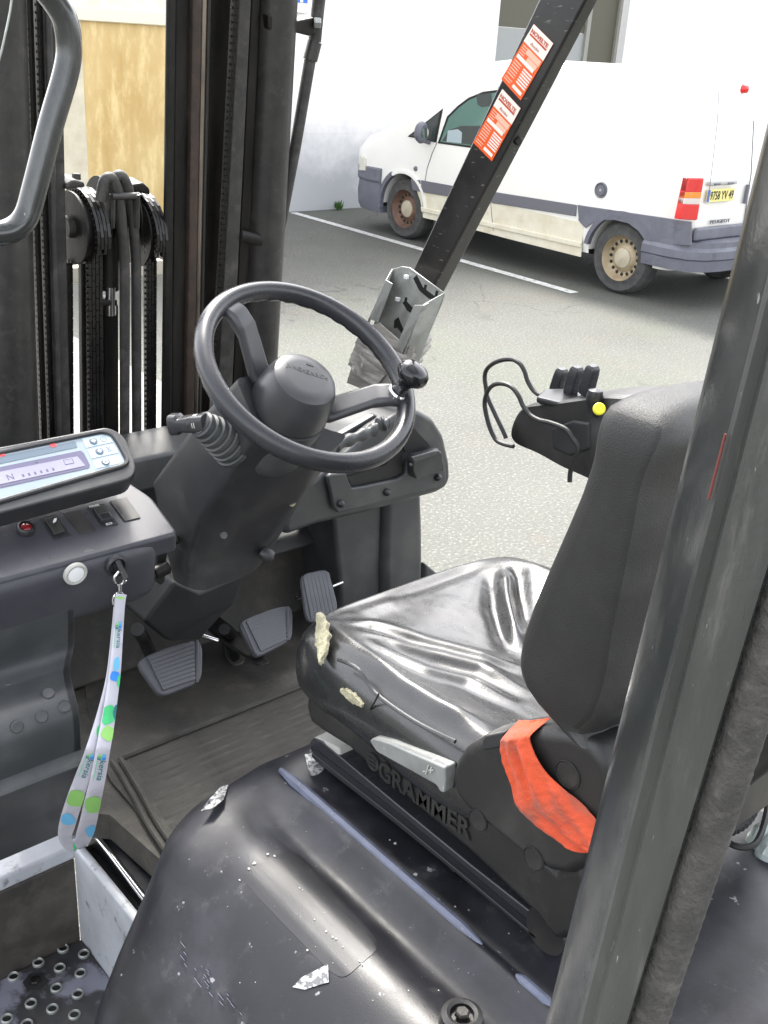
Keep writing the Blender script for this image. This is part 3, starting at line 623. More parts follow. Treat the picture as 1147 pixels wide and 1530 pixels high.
for a_, b_ in [(20, 1459), (57, 1438), (94, 1417), (125, 1425), (89, 1446), (120, 1454), (46, 1499), (84, 1476), (116, 1485), (78, 1507), (111, 1516), (10, 1522), (40, 1530)]:
    c = at(a_, b_, z=sb+.003)
    if c.x < ct_.x-.01: 
        obj('grip_hole_rim', lathe([(.0105, -.002), (.0105, .004), (.0085, .006), (.0072, .004), (.0072, -.001)], V((c.x, c.y, sb)), Z3, 18, cap=False), m_zinc, plt)
        obj('grip_hole', disc(V((c.x, c.y, sb+.0008)), Z3, .0072, .0014, 16), m_blk, plt, smooth=False)
c = at(52, 1467, z=sb)
obj('bolt_recess', disc(c+Z3*.001, Z3, .021, .002, 6), m_dark, plt, smooth=False); obj('bolt_head', disc(c+Z3*.004, Z3, .010, .006, 6, .002), m_steel, plt, smooth=False)
# ledge between step and hood
obj('side_ledge', prism([at(128, 1232, z=.66), at(150, 1150, z=.69), V((.80, 1.6, .69)), V((.80, 1.0, .66)), at(320, 1480, z=.645), at(200, 1322, z=.645)], V((0, 0, -.05))), m_hood, FK, bevel=.004)
obj('ledge_trim', tube([at(133, 1236, z=.655), at(165, 1276, z=.655), at(200, 1322, z=.655), at(240, 1374, z=.655)], .006), m_chrome, FK)
obj('ledge_gap', box2((ct_.x+.018, ct_.y-.4, .50), (ct_.x+.045, ct_.y+.02, .62)), m_blk, FK, smooth=False)
# ---- hood
pr = [(1.30, .972), (.90, .972), (.83, .972), (.80, .972), (.786, .975), (.776, .984), (.764, .984), (.754, .975), (.742, .966), (.725, .955), (.708, .953), (.694, .960), (.680, .968), (.664, .972), (.645, .971), (.625, .966), (.605, .955), (.585, .942), (.566, .926), (.546, .903), (.520, .87), (.472, .80), (.436, .72), (.408, .62), (.395, .50), (.39, .35)]
prs = list(pr)
for _ in range(14): prs = [prs[0]]+[(prs[i][0], (prs[i-1][1]+prs[i][1]*2+prs[i+1][1])/4) if pr[i][0] > .60 else prs[i] for i in range(1, len(prs)-1)]+[prs[-1]]
def off_prof(e, m=0):
    out = []
    for i, (x, z) in enumerate(prs):
        a_, b_ = V(prs[max(i-1, 0)]), V(prs[min(i+1, len(pr)-1)]); t = (b_-a_).normalized(); n_ = V((t[1], -t[0]))
        if n_.dot(V((x-.9, z-.6))) > 0: n_ = -n_
        if i < 6: n_ = V((0, -1))
        out.append((x+n_[0]*e, z+n_[1]*e))
    return out
yF, rF = 1.135, .085
rings = []
# front face closes first
def ringy(y, e, yb=lambda i: 0):
    P_ = off_prof(e); return [V((x, y-yb(i), z)) for i, (x, z) in enumerate(P_)]+[V((1.30, y, .34))]
def slant(i):   # the front is cut back towards the left flank
    x = pr[min(i, len(pr)-1)][0]; return .065*smooth((.80-x)/.34)**2.2
rings.append(ringy(yF, rF*1.9, slant)); rings.append(ringy(yF, rF*1.3, slant))
for k in range(9):
    a_ = math.radians(90*k/8); rings.append(ringy(yF-rF+rF*math.cos(a_), rF*(1-math.sin(a_)), slant))
def hb(i, y):  # blends slant away to the rear
    return 0
for y in (1.03, 1.0, .97, .94, .9, .8, .7, .6, .5, .4, .3, .2, .1, 0, -.15):
    kf = smooth((1.05-y)/.12); rings.append([V((x, y-slant(i)*smooth((y-.2)/.9), L(prs[i][1], z, kf))) for i, (x, z) in enumerate(pr)]+[V((1.30, y, .34))])
hd = obj('hood', loft(rings), m_hood, FK, ang=60)
# rubbed ridge line and short one behind it, blue sky sheen painted in
def ztop(x):
    for (x0, z0), (x1, z1) in zip(pr, pr[1:]):
        if x1 <= x <= x0: return L(z0, z1, (x0-x)/(x0-x1))
    return .97
ra, rb_ = at(405, 1152, z=.986), at(715, 1413, z=.986)
obj('rubbed_sheen_ridge', tube([V((.772, L(ra.y, rb_.y, t/12), .9805)) for t in range(13)], [.004]+[.0085]*11+[.004], 8), m_worn_sheen, hd, label='pale rubbed crest of the moulded ridge with blue sky sheen painted in')
ra, rb_ = at(755, 1465, z=.986), at(812, 1512, z=.986)
obj('rubbed_sheen_ridge', tube([V((.772, L(ra.y, rb_.y, t/6), .9805)) for t in range(7)], [.004]+[.008]*5+[.004], 8), m_worn_sheen, hd)
# groove line down the flank (pale scuffs) - a thin proud bead
pa, pb = at(245, 1313, z=.90), at(425, 1520, z=.90)
# torn silver sticker scraps
def hat(a_, b_, lift=0):
    z = .97
    for _ in range(30): p = at(a_, b_, z=z+lift); z = .7*z+.3*ztop(max(.565, min(1.2, p.x)))
    return p
def scrap(pts, z=None, lift=.0012, nm='sticker_scrap', m=m_silver, par=hd):
    P_ = [hat(a_, b_, lift) for a_, b_ in pts]; c_ = sum(P_, V())/len(P_); n_ = len(P_)
    g = ([c_]+P_, [(0, 1+k, 1+(k+1) % n_) for k in range(n_)])
    return obj(nm, solid(g, V((-.0003, 0, .0008))), m, par, smooth=False)
TLp, TRp, BRp, BLp = V((352, 1306)), V((440, 1266)), V((572, 1412)), V((508, 1468))
def patf(u, v):
    e = 7; a_, b_ = u*2-1, v*2-1; m_ = max(abs(a_), abs(b_)); k_ = m_/max(1e-6, (abs(a_)**e+abs(b_)**e)**(1/e)) if m_ > 0 else 1
    u, v = (a_*k_+1)/2, (b_*k_+1)/2; q = L(L(TLp, TRp, u), L(BLp, BRp, u), v); return hat(q.x, q.y, .0003)
m_patch = mat('smooth protected plastic', (.015, .015, .018), .48, col2=(.022, .022, .025), nscale=9, dirt=(.07, .07, .07), dscale=40, dmix=(.6, .75), damt=.5, bump=.3, bscale=400, bdist=.0005)
obj('old_label_patch', solid(grid(patf, 14, 20), V((-.0003, 0, .0004))), m_patch, hd)
scrap([(437, 1475), (452, 1460), (490, 1441), (491, 1468), (470, 1474), (455, 1479)], z=.972)
scrap([(300, 1212), (312, 1195), (330, 1176), (341, 1173), (334, 1195), (318, 1208)], z=.958, lift=.003)
# worn outline of a removed label and paint flecks
random.seed(11)
dl = [(362, 1290), (385, 1282), (430, 1268), (455, 1275), (560, 1395), (566, 1415), (545, 1445), (520, 1462)]
for (a0, b0), (a1, b1) in zip(dl, dl[1:]):
    pass
def fleck(a_, b_, s, m, ysc=1):
    c = hat(a_, b_, .0014); n_ = 7; s *= .75; q = [c+V((math.cos(t)*s*random.uniform(.3, 1.3), math.sin(t)*s*ysc*random.uniform(.5, 1.2), 0)) for t in [6.28*i/n_ for i in range(n_)]]
    return prism(q, V((0, 0, .0005)))
fl = []
for a_, b_, s in [(459, 1420, .0022), (487, 1392, .002), (497, 1400, .0018), (502, 1403, .0022), (470, 1374, .0016), (447, 1327, .0016), (452, 1330, .001), (537, 1436, .002), (541, 1441, .0015), (512, 1415, .0013), (400, 1276, .003), (410, 1279, .0026), (380, 1290, .0032), (372, 1298, .0026), (358, 1315, .002), (700, 1360, .0016), (680, 1355, .0022), (662, 1350, .001), (590, 1260, .0035), (582, 1255, .002), (620, 1307, .0042), (549, 1263, .003), (649, 1352, .0017), (655, 1345, .001), (760, 1395, .0015), (500, 1210, .002), (655, 1480, .0012), (610, 1480, .0012)]:
    fl.append(fleck(a_, b_, s, None))
for i in range(70): fl.append(fleck(random.uniform(330, 780), random.uniform(1200, 1500), random.uniform(.0003, .0009), None))
obj('paint_flecks', merge(fl), m_grey, hd, smooth=False, kind='stuff')
# scuffs streaks along the break of the flank
fl = []
for i in range(90):
    t = random.random(); y = L(.98, .45, t); j = random.uniform(-.006, .006); x = .526+j*1.2
    c = V((x-.001, y-slant(20)*smooth((y-.2)/.9),   .878+j*1.5)); l_ = random.uniform(.002, .012)
    fl.append(prism([c, c+V((0, l_, 0)), c+V((-.0006, l_, .0012)), c+V((-.0006, 0, .0012))], V((-.0007, 0, .0003))))
obj('edge_scuffs', merge(fl), m_worn_sheen, hd, smooth=False, kind='stuff')
# hood screw at the bottom
c = at(690, 1518, z=.985)
obj('screw_boss', lathe([(.026, -.012), (.024, .002), (.018, .006), (.014, .004), (.013, -.002), (0, -.002)], c, Z3, 24), m_black, FK); obj('screw_head', disc(c+Z3*.004, Z3, .009, .008, 6, .002), m_steel, FK, smooth=False)
# hood seal flange at the lower left
obj('hood_flange', tube(catmull([V((.505, .93, .62)), V((.478, .86, .60)), V((.462, .75, .58)), V((.455, .5, .56))], 5), .012, 8, flat=.6), m_black, FK)

# ---- seat
CX0, CX1, CY0, CY1, CZ = .795, 1.300, .585, 1.125, 1.20
cxm, cym = (CX0+CX1)/2, (CY0+CY1)/2; HX_, HY_ = (CX1-CX0)/2, (CY1-CY0)/2
rid = []
def ridge(pts, h, w):
    h *= 1.0; w *= 1.2
    rid.append(([at(a_, b_, z=1.2).to_2d() for a_, b_ in pts], h, w))
ridge([(512, 930), (560, 932), (640, 955), (700, 968), (775, 985)], .010, .011)
ridge([(530, 945), (600, 968), (660, 978), (720, 990), (780, 1020)], .011, .012)
ridge([(545, 960), (580, 985), (640, 1005), (700, 1012), (760, 1040)], .009, .011)
ridge([(535, 975), (590, 1030), (650, 1065), (720, 1088)], .007, .014)
ridge([(752, 850), (758, 890), (772, 950)], .012, .010)
ridge([(772, 842), (778, 880), (790, 930)], -.010, .012)
ridge([(735, 845), (738, 900), (760, 960)], -.007, .012)
ridge([(500, 920), (540, 900), (600, 880)], .006, .018)
def hcush(p):
    x, y = p.x, p.y
    u = (x-cxm)/.25; v = (y-cym)/.25
    h = .018*smooth((abs(u)-.45)/.5)-.014*math.exp(-(u*u*2.5+(v+.1)**2*1.6))-.012*smooth((v-.5)/.5)
    for pl, hh, w in rid:
        d = 1e9; tt = 0
        for i in range(len(pl)-1):
            a_, b_ = pl[i], pl[i+1]; ab = b_-a_; t = max(0, min(1, (V((x, y))-a_).dot(ab)/ab.dot(ab))); q = (V((x, y))-(a_+ab*t)).length
            if q < d: d = q; tt = (i+t)/(len(pl)-1)
        if d < w*4: h += hh*math.exp(-(d/w)**2)*min(1, 4*tt+.15)*min(1, 4*(1-tt)+.3)
    h += .0008*noise.noise(V((x*12, y*12, 1)))+.0003*noise.noise(V((x*60, y*40, 4)))
    return h
NA = 176
def outline(a_, ins):
    e = 5.0; c_, s_ = math.cos(a_), math.sin(a_); r = (abs(c_)**e+abs(s_)**e)**(-1/e)
    hx, hy = HX_-ins, HY_-ins
    x, y = cxm+hx*r*c_, cym+hy*r*s_
    return x, y
rings = []
for z, ins in [(1.098, .05), (1.100, .02), (1.106, .006), (1.116, 0), (1.13, -.002), (1.148, -.002), (1.165, .0), (1.180, .004), (1.190, .010), (1.197, .018)]:
    rings.append([V((*outline(2*math.pi*k/NA, ins), z)) for k in range(NA)])
K = 62
for j in range(K):
    ins = .018+(.25-.018)*(j+1)/K; blend = smooth((j+2)/9)
    rg_ = []
    for k in range(NA):
        x, y = outline(2*math.pi*k/NA, min(ins, .2499)); p = V((x, y, CZ))
        p.z = CZ-.003*(1-blend)+blend*hcush(p)+.0; rg_.append(p)
    rings.append(rg_)
for r_ in rings:      # sides bulge and the front edge rolls down
    for p in r_:
        d = smooth((p.y-(CY1-.07))/.07); p.z -= .012*d*(1 if p.z > 1.15 else 0)
        p.z += .006*math.sin(p.y*22) if p.z < 1.15 else 0
seat = obj('seat_cushion', loft(rings), m_vinyl, FK, ang=70)
# piping seam and small split on the left side
obj('seam', tube(catmull([at(505, 985, x=.797), at(535, 1000, x=.797), at(560, 1035, x=.797), at(620, 1078, x=.796), at(680, 1108, x=.796)], 5), .0028, 6), m_vinyl, seat)
obj('seam', tube(catmull([at(566, 1036, x=.795), at(560, 1048, x=.794), at(553, 1060, x=.796)], 5), .0014, 6), m_blk, seat)
# torn foam at the front left corner
fl_, fr2 = [(471, 918), (472, 935), (470, 955), (473, 972), (476, 992)], [(479, 914), (487, 928), (490, 948), (486, 968), (479, 988)]
fpl = (at(483, 950, x=.818), V((-.70, .28, .66)).normalized())
def ff(u, v):
    i = u*4; k_ = min(int(i), 3); a_ = L(V(fl_[k_]), V(fl_[k_+1]), i-k_); b_ = L(V(fr2[k_]), V(fr2[k_+1]), i-k_); q = L(a_, b_, v)
    jx = 3.0*noise.noise(V((u*9, v*2, 5))) if v in (0, 1) else 0
    p = at(q.x+jx, q.y, pl=fpl); return p+fpl[1]*(.002*math.sin(v*3.14)+.0012*noise.noise(p*160)+.001*noise.noise(p*60))
obj('torn_foam', solid(grid(ff, 40, 14), -fpl[1]*.006), m_foamy, seat)
def fg(u, v):
    p = at(508+u*32, 1031+u*24+(v-.5)*(4+9*math.sin(u*3.1))+3*noise.noise(V((u*8, v*3, 0))), x=.7925); p.x -= .002*noise.noise(p*200); return p
obj('torn_foam', solid(grid(fg, 20, 6), V((.006, 0, 0))), m_foamy, seat)
fp = [(1, 1)]
# suspension base
SB = obj('seat_base', prism([at(a_, b_, x=.802) for a_, b_ in [(457, 1030), (462, 1022), (480, 1040), (560, 1090), (640, 1150), (690, 1180), (760, 1240), (830, 1300), (868, 1290), (880, 1330), (862, 1400), (830, 1410), (800, 1370), (700, 1275), (600, 1190), (520, 1120), (480, 1095), (460, 1080), (455, 1055)]], V((.46, 0, 0))), m_black, FK, bevel=.012, seg=3)
bl = (at(620, 1190, x=.8015), V((-1, 0, 0)))
ta, tb = at(566, 1160, x=.7995), at(703, 1256, x=.7995)
text('maker_lettering', 'GRAMMER', ta, tb-ta, (tb-ta).cross(V((-1, 0, 0))) if (tb-ta).cross(V((-1, 0, 0))).z > 0 else -(tb-ta).cross(V((-1, 0, 0))), .040, m_black, SB, fit=(tb-ta).length, depth=.0014, bold=.02)
lg = at(557, 1138, x=.7995); obj('maker_emblem', disc(lg, V((1, 0, 0)), .013, .003, 20), m_black, SB)
for k_ in range(3): obj('emblem_bar', box(lg+V((-.003, -.002+.001*k_, -.006+.006*k_)), (.002, .012, .002)), m_black, SB, smooth=False)
# height lever
obj('seat_lever', prism(rounded([at(a_, b_, x=.780) for a_, b_ in [(551, 1107), (556, 1103), (580, 1110), (620, 1128), (655, 1143), (664, 1147), (665, 1165), (663, 1186), (656, 1183), (652, 1174), (600, 1145), (562, 1124)]], .004), V((.02, 0, 0))), m_lever, FK, bevel=.003)
lv_ = FK.children[-1] if False else bpy.data.objects['seat_lever']
p_, q_ = at(632, 1156, x=.779), at(655, 1157, x=.779)
text('lever_mark', '-/+', p_, q_-p_, Z3, .018, m_grey, lv_, depth=.0012, bold=.01)
# slide rail
rl = obj('seat_rail', prism([at(a_, b_, x=.832) for a_, b_ in [(462, 1108), (468, 1103), (480, 1108), (600, 1208), (700, 1290), (812, 1378), (812, 1404), (800, 1398), (690, 1305), (590, 1222), (475, 1134), (464, 1124)]], V((.05, 0, 0))), m_rim, FK, bevel=.003)
obj('rail_lip', prism([at(a_, b_, x=.820) for a_, b_ in [(465, 1125), (475, 1133), (590, 1223), (690, 1306), (800, 1399), (800, 1404), (690, 1312), (588, 1229), (473, 1139), (465, 1131)]], V((.012, 0, 0))), m_pad, rl, bevel=.001)
for a_, b_ in [(539, 1178), (548, 1186), (564, 1199), (602, 1227), (616, 1238), (629, 1250), (668, 1284), (676, 1293)]:
    c = at(a_, b_, x=.8315); obj('rail_slot', box(c, (.003, .0105, .013)), m_blk, rl, smooth=False)
obj('rail_roller', disc(at(677, 1296, x=.829), V((1, 0, 0)), .006, .006, 14, .001), m_steel, rl)
obj('rail_cap', prism([at(a_, b_, x=.834) for a_, b_ in [(464, 1106), (470, 1101), (506, 1118), (508, 1136), (488, 1140), (468, 1124)]], V((.04, 0, .001))), m_grey, rl, bevel=.004, label='front end of the rail painted pale where sunlit')  # pale grey paints the sunlit patch at the rail's front end
obj('torn_tape', prism([at(a_, b_, z=.974) for a_, b_ in [(455, 1128), (466, 1126), (480, 1142), (484, 1150), (474, 1158), (464, 1160), (460, 1148)]], Z3*.001), m_silver, hd, smooth=False)
obj('rail_end', lathe([(0, -.03), (.03, -.03), (.034, -.02), (.034, .02), (.03, .03), (0, .03)], at(838, 1375, x=.85), V((1, 0, 0)), 24), m_black, FK)
obj('rail_stop', tube([at(803, 1393, x=.828), at(813, 1375, x=.828), at(815, 1368, x=.828)], .004), m_chrome, FK)
# hip hinge cover
hc = [(672, 1165), (676, 1140), (690, 1118), (712, 1104), (745, 1096), (800, 1088), (850, 1095), (885, 1112), (908, 1140), (914, 1190), (902, 1250), (880, 1295), (850, 1310), (820, 1305), (785, 1285), (750, 1255), (715, 1228), (690, 1205), (676, 1188)]
HC = obj('hinge_cover', prism([at(a_, b_, x=.775) for a_, b_ in hc], V((.06, 0, 0))), m_black, FK, bevel=.014, seg=4)
for a_, b_, r_ in [(848, 1157, .0165), (714, 1226, .0145), (797, 1283, .0150)]:
    c = at(a_, b_, x=.7745)
    obj('cover_plug', lathe([(r_, .002), (r_, -.0012), (r_*.93, -.0015), (r_*.9, 0), (r_*.87, -.0012), (0, -.0014)], c, V((1, 0, 0)), 28), m_black, HC)
obj('slider_button', prism([at(a_, b_, x=.773) for a_, b_ in [(720, 1106), (724, 1100), (752, 1094), (752, 1116), (724, 1121), (719, 1120)]], V((.01, 0, 0))), m_pad, HC, bevel=.002)
# backrest
prof = [  # z-ordered pairs (front px, rear px) on the plane of the left side
    ((862, 1113), (868, 1112)), ((840, 1102), (900, 1085)), ((812, 1070), (915, 1050)), ((785, 1040), (925, 1005)), ((768, 1015), (932, 960)), ((763, 990), (938, 930)),
    ((768, 955), (945, 900)), ((785, 905), (955, 850)), ((806, 855), (965, 800)), ((832, 795), (975, 745)), ((855, 740), (984, 700)), ((875, 680), (992, 660)), ((888, 637), (990, 632)), ((893, 618), (985, 606)), ((900, 603), (990, 598))]
rings = []
XL = .772
zs = []
fpts = [at(*f, x=XL) for f, r_ in prof]; rpts = [at(*r_, x=XL) for f, r_ in prof]
def interp(pts, z):
    pts = sorted(pts, key=lambda p: p.z)
    if z <= pts[0].z: return pts[0].y
    for a_, b_ in zip(pts, pts[1:]):
        if a_.z <= z <= b_.z: return L(a_.y, b_.y, (z-a_.z)/max(1e-6, b_.z-a_.z))
    return pts[-1].y
zmin, zmax = fpts[0].z, max(p.z for p in fpts)+.004
NZ = 40
for k in range(NZ+1):
    z = L(zmin, zmax, k/NZ); f_ = k/NZ
    yf_ = interp(fpts, z); yr_ = interp(rpts, z)
    top = smooth((f_-.80)/.20); tt_ = max(0, (f_-.86)/.14); e_ = .020*(1-math.sqrt(max(0, 1-min(1, tt_)**2)))
    w = .40
    yc = (yf_+yr_)/2; d = max((yf_-yr_)/2, .015)+.012*top-e_*.45; ri = min(.024, d*.8)
    x0, x1 = XL+e_, XL+w-e_
    ring = []
    # plan outline: left side, hollowed front, right side, bulging rear
    n1_ = 10
    for i in range(n1_+1): t = i/n1_; ring.append(V((L(x0+ri, x1-ri, t), yc+d-.035*math.sin(math.pi*t)*(1-top), z)))          # front
    for i in range(1, 6): a_ = math.pi/2*i/5; ring.append(V((x1-ri+ri*math.sin(a_), yc+d-ri*(1-math.cos(a_)), z)))
    for i in range(6): a_ = math.pi/2*i/5; ring.append(V((x1-ri*2+ri*2*math.cos(a_), yc-d+ri-ri*math.sin(a_), z)))
    for i in range(1, n1_): t = 1-i/n1_; ring.append(V((L(x0+ri*2, x1-ri*2, t), yc-d-.02*math.sin(math.pi*t), z)))
    for i in range(6): a_ = math.pi/2*i/5; ring.append(V((x0+ri*2-ri*2*math.sin(a_), yc-d+ri-ri*math.cos(a_), z)))
    for i in range(5): a_ = math.pi/2*i/5; ring.append(V((x0+ri-ri*math.cos(a_), yc+d-ri+ri*math.sin(a_), z)))
    for p in ring: p.z -= top*(.13*max(0, p.x-XL)+.45*max(0, p.x-XL-.10)**2)
    rings.append(ring)
last = rings[-1]; cc = sum(last, V())/len(last)
for s_, dz in ((.93, .003), (.82, .006), (.6, .008), (.3, .009)): rings.append([V((L(cc.x, p.x, s_), L(cc.y, p.y, s_), p.z+dz)) for p in last])
first = rings[0]; cc = sum(first, V())/len(first)
for s_, dz in ((.93, -.006), (.7, -.010)): rings.insert(0, [V((L(cc.x, p.x, s_), L(cc.y, p.y, s_), p.z+dz)) for p in first])
BR = obj('backrest', loft(rings), m_grain, FK, ang=60)
BR.data.materials.append(m_shell_lit)  # light painted in: rear and upward shell faces get a paler grain
for p in BR.data.polygons:
    if p.normal.y < -.55 or p.normal.z > .55: p.material_index = 1
obj('back_bracket', prism([at(a_, b_, x=.85) for a_, b_ in [(880, 1060), (930, 1030), (935, 1080), (925, 1140), (895, 1130)]], V((.03, 0, 0))), m_steel, FK, bevel=.004)
# ---- armrest with controls
AX = 1.40
arm = [(757, 652), (760, 635), (768, 618), (780, 605), (830, 600), (900, 590), (945, 592), (965, 620), (965, 690), (940, 725), (900, 728), (866, 712), (838, 700), (800, 678), (765, 664)]
P_ = [at(a_, b_, x=AX) for a_, b_ in arm]
def armring(x, s, lift=0):
    c = sum(P_, V())/len(P_); return [V((x, c.y+(p.y-c.y)*s, c.z+(p.z-c.z)*s+lift)) for p in rounded(P_, .02, 3)]
AR = obj('armrest', loft([armring(AX, .93), armring(AX+.006, .975), armring(AX+.02, 1), armring(AX+.10, 1), armring(AX+.114, .975), armring(AX+.12, .93)]), m_black, FK, ang=50)
obj('armrest_pad', prism([at(a_, b_, x=AX-.004) for a_, b_ in [(822, 640), (855, 628), (880, 632), (880, 672), (850, 682), (824, 670)]], V((.01, 0, 0))), m_dark, AR, bevel=.012, seg=3)
def padl(c1, c2, c3, c4, xx):   # rocker lever: front face px corners
    P_ = [at(a_, b_, x=xx) for a_, b_ in (c1, c2, c3, c4)]; return P_
for i, (cx_, cy_) in enumerate([(835, 571), (857, 569), (880, 568)]):
    xx = AX+.095-.034*i
    b0 = at(cx_, cy_, x=xx)
    up_ = V((0, -.18, 1)).normalized(); fr_ = V((0, 1, .18)).normalized()
    cr = V((1, 0, 0))
    g = loft([[b0+up_*h+fr_*(f_*fw_)+cr*(c_*cw_) for f_, c_ in ((-1, -.8), (-.8, -1), (.8, -1), (1, -.8), (1, .8), (.8, 1), (-.8, 1), (-1, .8))] for h, fw_, cw_ in ((-.028, .007, .007), (-.024, .0100, .010), (-.012, .0115, .0115), (.010, .0105, .0115), (.022, .0095, .0105), (.028, .006, .008))])
    lv0 = obj('control_lever', g, m_rim, AR, bevel=.003, seg=3)
    for q in range(5): obj('grip_line', box(b0+up_*(.016-.007*q)-fr_*.0112+cr*0, (.013, .001, .0016), (cr, fr_, up_)), m_dark, lv0, smooth=False)
    obj('lever_stem', box(b0-up_*.038, (.012, .012, .018), (cr, fr_, up_)), m_vs, AR, bevel=.002)
obj('control_plate', prism([at(a_, b_, z=at(850, 600, x=AX+.05).z) for a_, b_ in [(800, 602), (812, 590), (890, 588), (885, 606), (835, 611)]], V((0, 0, .012))), m_pad, AR, bevel=.004)
obj('thumb_wheel', lathe([(0, -.016), (.012, -.014), (.017, -.006), (.017, .006), (.012, .014), (0, .016)], at(820, 605, x=AX+.02), V((.3, 1, 0)), 20), m_knob, AR)
obj('joystick_ball', lathe([(.0, .018), (.012, .014), (.015, .002), (.012, -.01), (.008, -.02), (.008, -.03)], at(888, 595, x=AX-.005), Z3, 16), m_pad, AR)
cp = at(895, 611, x=AX-.02); obj('yellow_button', disc(cp, V((-.5, -.6, .5)), .0105, .008, 20, .002), m_yel, AR)
lA = [(884, 660), (870, 635), (858, 610), (832, 599), (802, 588), (789, 571), (784, 556), (778, 545), (770, 539), (763, 537), (750, 538), (737, 543), (727, 552), (724, 564), (726, 580), (728, 593), (740, 620), (752, 645), (756, 655)]
lB = [(851, 720), (853, 700), (864, 671), (856, 655), (845, 641), (823, 632), (806, 628), (793, 621), (786, 613), (780, 604), (775, 592), (767, 581), (758, 575), (746, 573), (736, 576), (728, 585), (724, 601), (726, 618), (731, 637), (737, 651), (743, 659), (754, 664), (767, 667)]
obj('lever_guard', tube(catmull([at(a_, b_, x=AX+.04) for a_, b_ in lA], 5), .0042, 8), m_black, FK)
obj('lever_guard', tube(catmull([at(a_, b_, x=AX-.03+.0*i) for i, (a_, b_) in enumerate(lB)], 5), .0042, 8), m_black, FK)
# ---- front cross bar behind the console
obj('front_crossbar', prism([V((.58, 1.86, 1.165)), V((.58, 1.93, 1.185)), V((.58, 1.97, 1.185)), V((.58, 1.97, 1.09)), V((.58, 1.86, 1.09))], V((.62, 0, 0))), m_cowl, FK, bevel=.008)
# ---- steering column
nW = V((.036, -.58, .814)).normalized(); cW = V((.938, 1.231, 1.524))
uW = V((0, 1, 0)).cross(nW).normalized()*1; uW = V((1, 0, 0))-nW*nW.x; uW.normalize(); vW = nW.cross(uW).normalized()   # u right, v forward-up
# hexagonal housing, defined by three edges seen in the photograph
eL = [at(352, 568, x=.83), at(300, 610, x=.83), at(226, 722, x=.83), at(262, 862, x=.83)]      # outer left edge of flank
Lt, Lm, Lb = at(346, 566, x=.835), at(226, 722, x=.835), at(258, 868, x=.835)
Ct, Cm, Cb = at(375, 630, x=.86), at(292, 780, x=.86), at(300, 882, x=.86)
Rt, Rm, Rb = at(498, 650, x=1.03), at(447, 735, x=1.03), at(400, 838, x=1.03)
back = V((0, .16, .03))
A = [at(348, 565, x=.84), at(372, 655, x=.855), at(420, 690, x=.93), at(505, 650, x=1.03), at(520, 600, x=1.05)+V((0, .05, 0))]
rg = [
 [at(352, 566, x=.85), at(385, 640, x=.86), at(395, 672, x=.88), at(470, 700, x=1.00), at(520, 650, x=1.05)],
 [at(290, 632, x=.835), at(348, 700, x=.848), at(358, 716, x=.87), at(455, 735, x=1.00), at(492, 690, x=1.05)],
 [at(226, 722, x=.83), at(300, 775, x=.842), at(316, 790, x=.865), at(425, 775, x=1.00), at(458, 735, x=1.05)],
 [at(240, 800, x=.83), at(284, 835, x=.842), at(300, 845, x=.865), at(392, 822, x=1.00), at(432, 780, x=1.05)],
 [at(256, 866, x=.83), at(284, 880, x=.845), at(304, 883, x=.87), at(380, 855, x=.99), at(410, 815, x=1.04)]]
rings = []
for r_ in rg:
    b1 = r_[-1]+V((-.02, .06, 0)); b0 = r_[0]+V((.05, .03, -.01)); rings.append(rounded([*r_, b1, b0], .012, 3))
def ext(r0, r1, f): return [L(a_, b_, f) for a_, b_ in zip(r0, r1)]
rr_ = [rings[0]]
for a_, b_ in zip(rings, rings[1:]):
    for k in (1, 2, 3, 4): rr_.append(ext(a_, b_, k/4))
SC = obj('steering_column', loft(rr_), m_plastic, FK, ang=50)
obj('column_foot', prism([at(262, 868, y=1.58), at(300, 884, y=1.58), at(372, 852, y=1.58), at(350, 905, y=1.58), at(296, 950, y=1.58), at(252, 960, y=1.62), at(215, 930, y=1.6)], V((0, .2, 0))), m_dark, FK, bevel=.01)
obj('column_knob', lathe([(0, -.016), (.010, -.013), (.014, 0), (.011, .011), (0, .016)], at(398, 829, x=1.0), V((.6, -.5, -.4)), 18), m_plastic, FK)
obj('column_clip', disc(at(335, 798, x=.868)-V((.004, .004, 0)), V((-.3, -.8, .5)), .006, .006, 12), m_cowl, SC)
obj('column_mark', disc(at(433, 748, x=1.00)-V((.004, .01, 0)), V((-.2, -.9, .3)), .006, .008, 12), m_foamy, SC)
# collar under the wheel
ax = nW
obj('wheel_collar', lathe([(.060, -.185), (.066, -.17), (.066, -.14), (.060, -.11), (.04, -.10)], cW, ax, 40), m_cowl, FK)
# steering wheel: rim, hub, spokes, knob
Rr, tr = .1655, .0155
def rimpt(a_, rad, h=0): return cW+uW*(math.cos(a_)*rad)+vW*(math.sin(a_)*rad)+nW*h
rim = []
NR = 160
for k in range(NR):
    a_ = 2*math.pi*k/NR
    row = []
    for j in range(16):
        b_ = 2*math.pi*j/16; t_ = tr
        # finger grips on the underside of the far arc
        if math.sin(b_) < -.2: t_ *= 1-.07*(1 if math.sin(a_*34) > 0 else 0)*smooth((math.sin(a_)+.2)*2)
        row.append(rimpt(a_, Rr+math.cos(b_)*t_*.92, math.sin(b_)*t_*1.08))
    rim.append(row)
g = ([p for r_ in rim for p in r_], [(k*16+j, ((k+1) % NR)*16+j, ((k+1) % NR)*16+(j+1) % 16, k*16+(j+1) % 16) for k in range(NR) for j in range(16)])
SW = obj('steering_wheel', g, m_rim, FK, ang=70)
hubc = cW-nW*.047
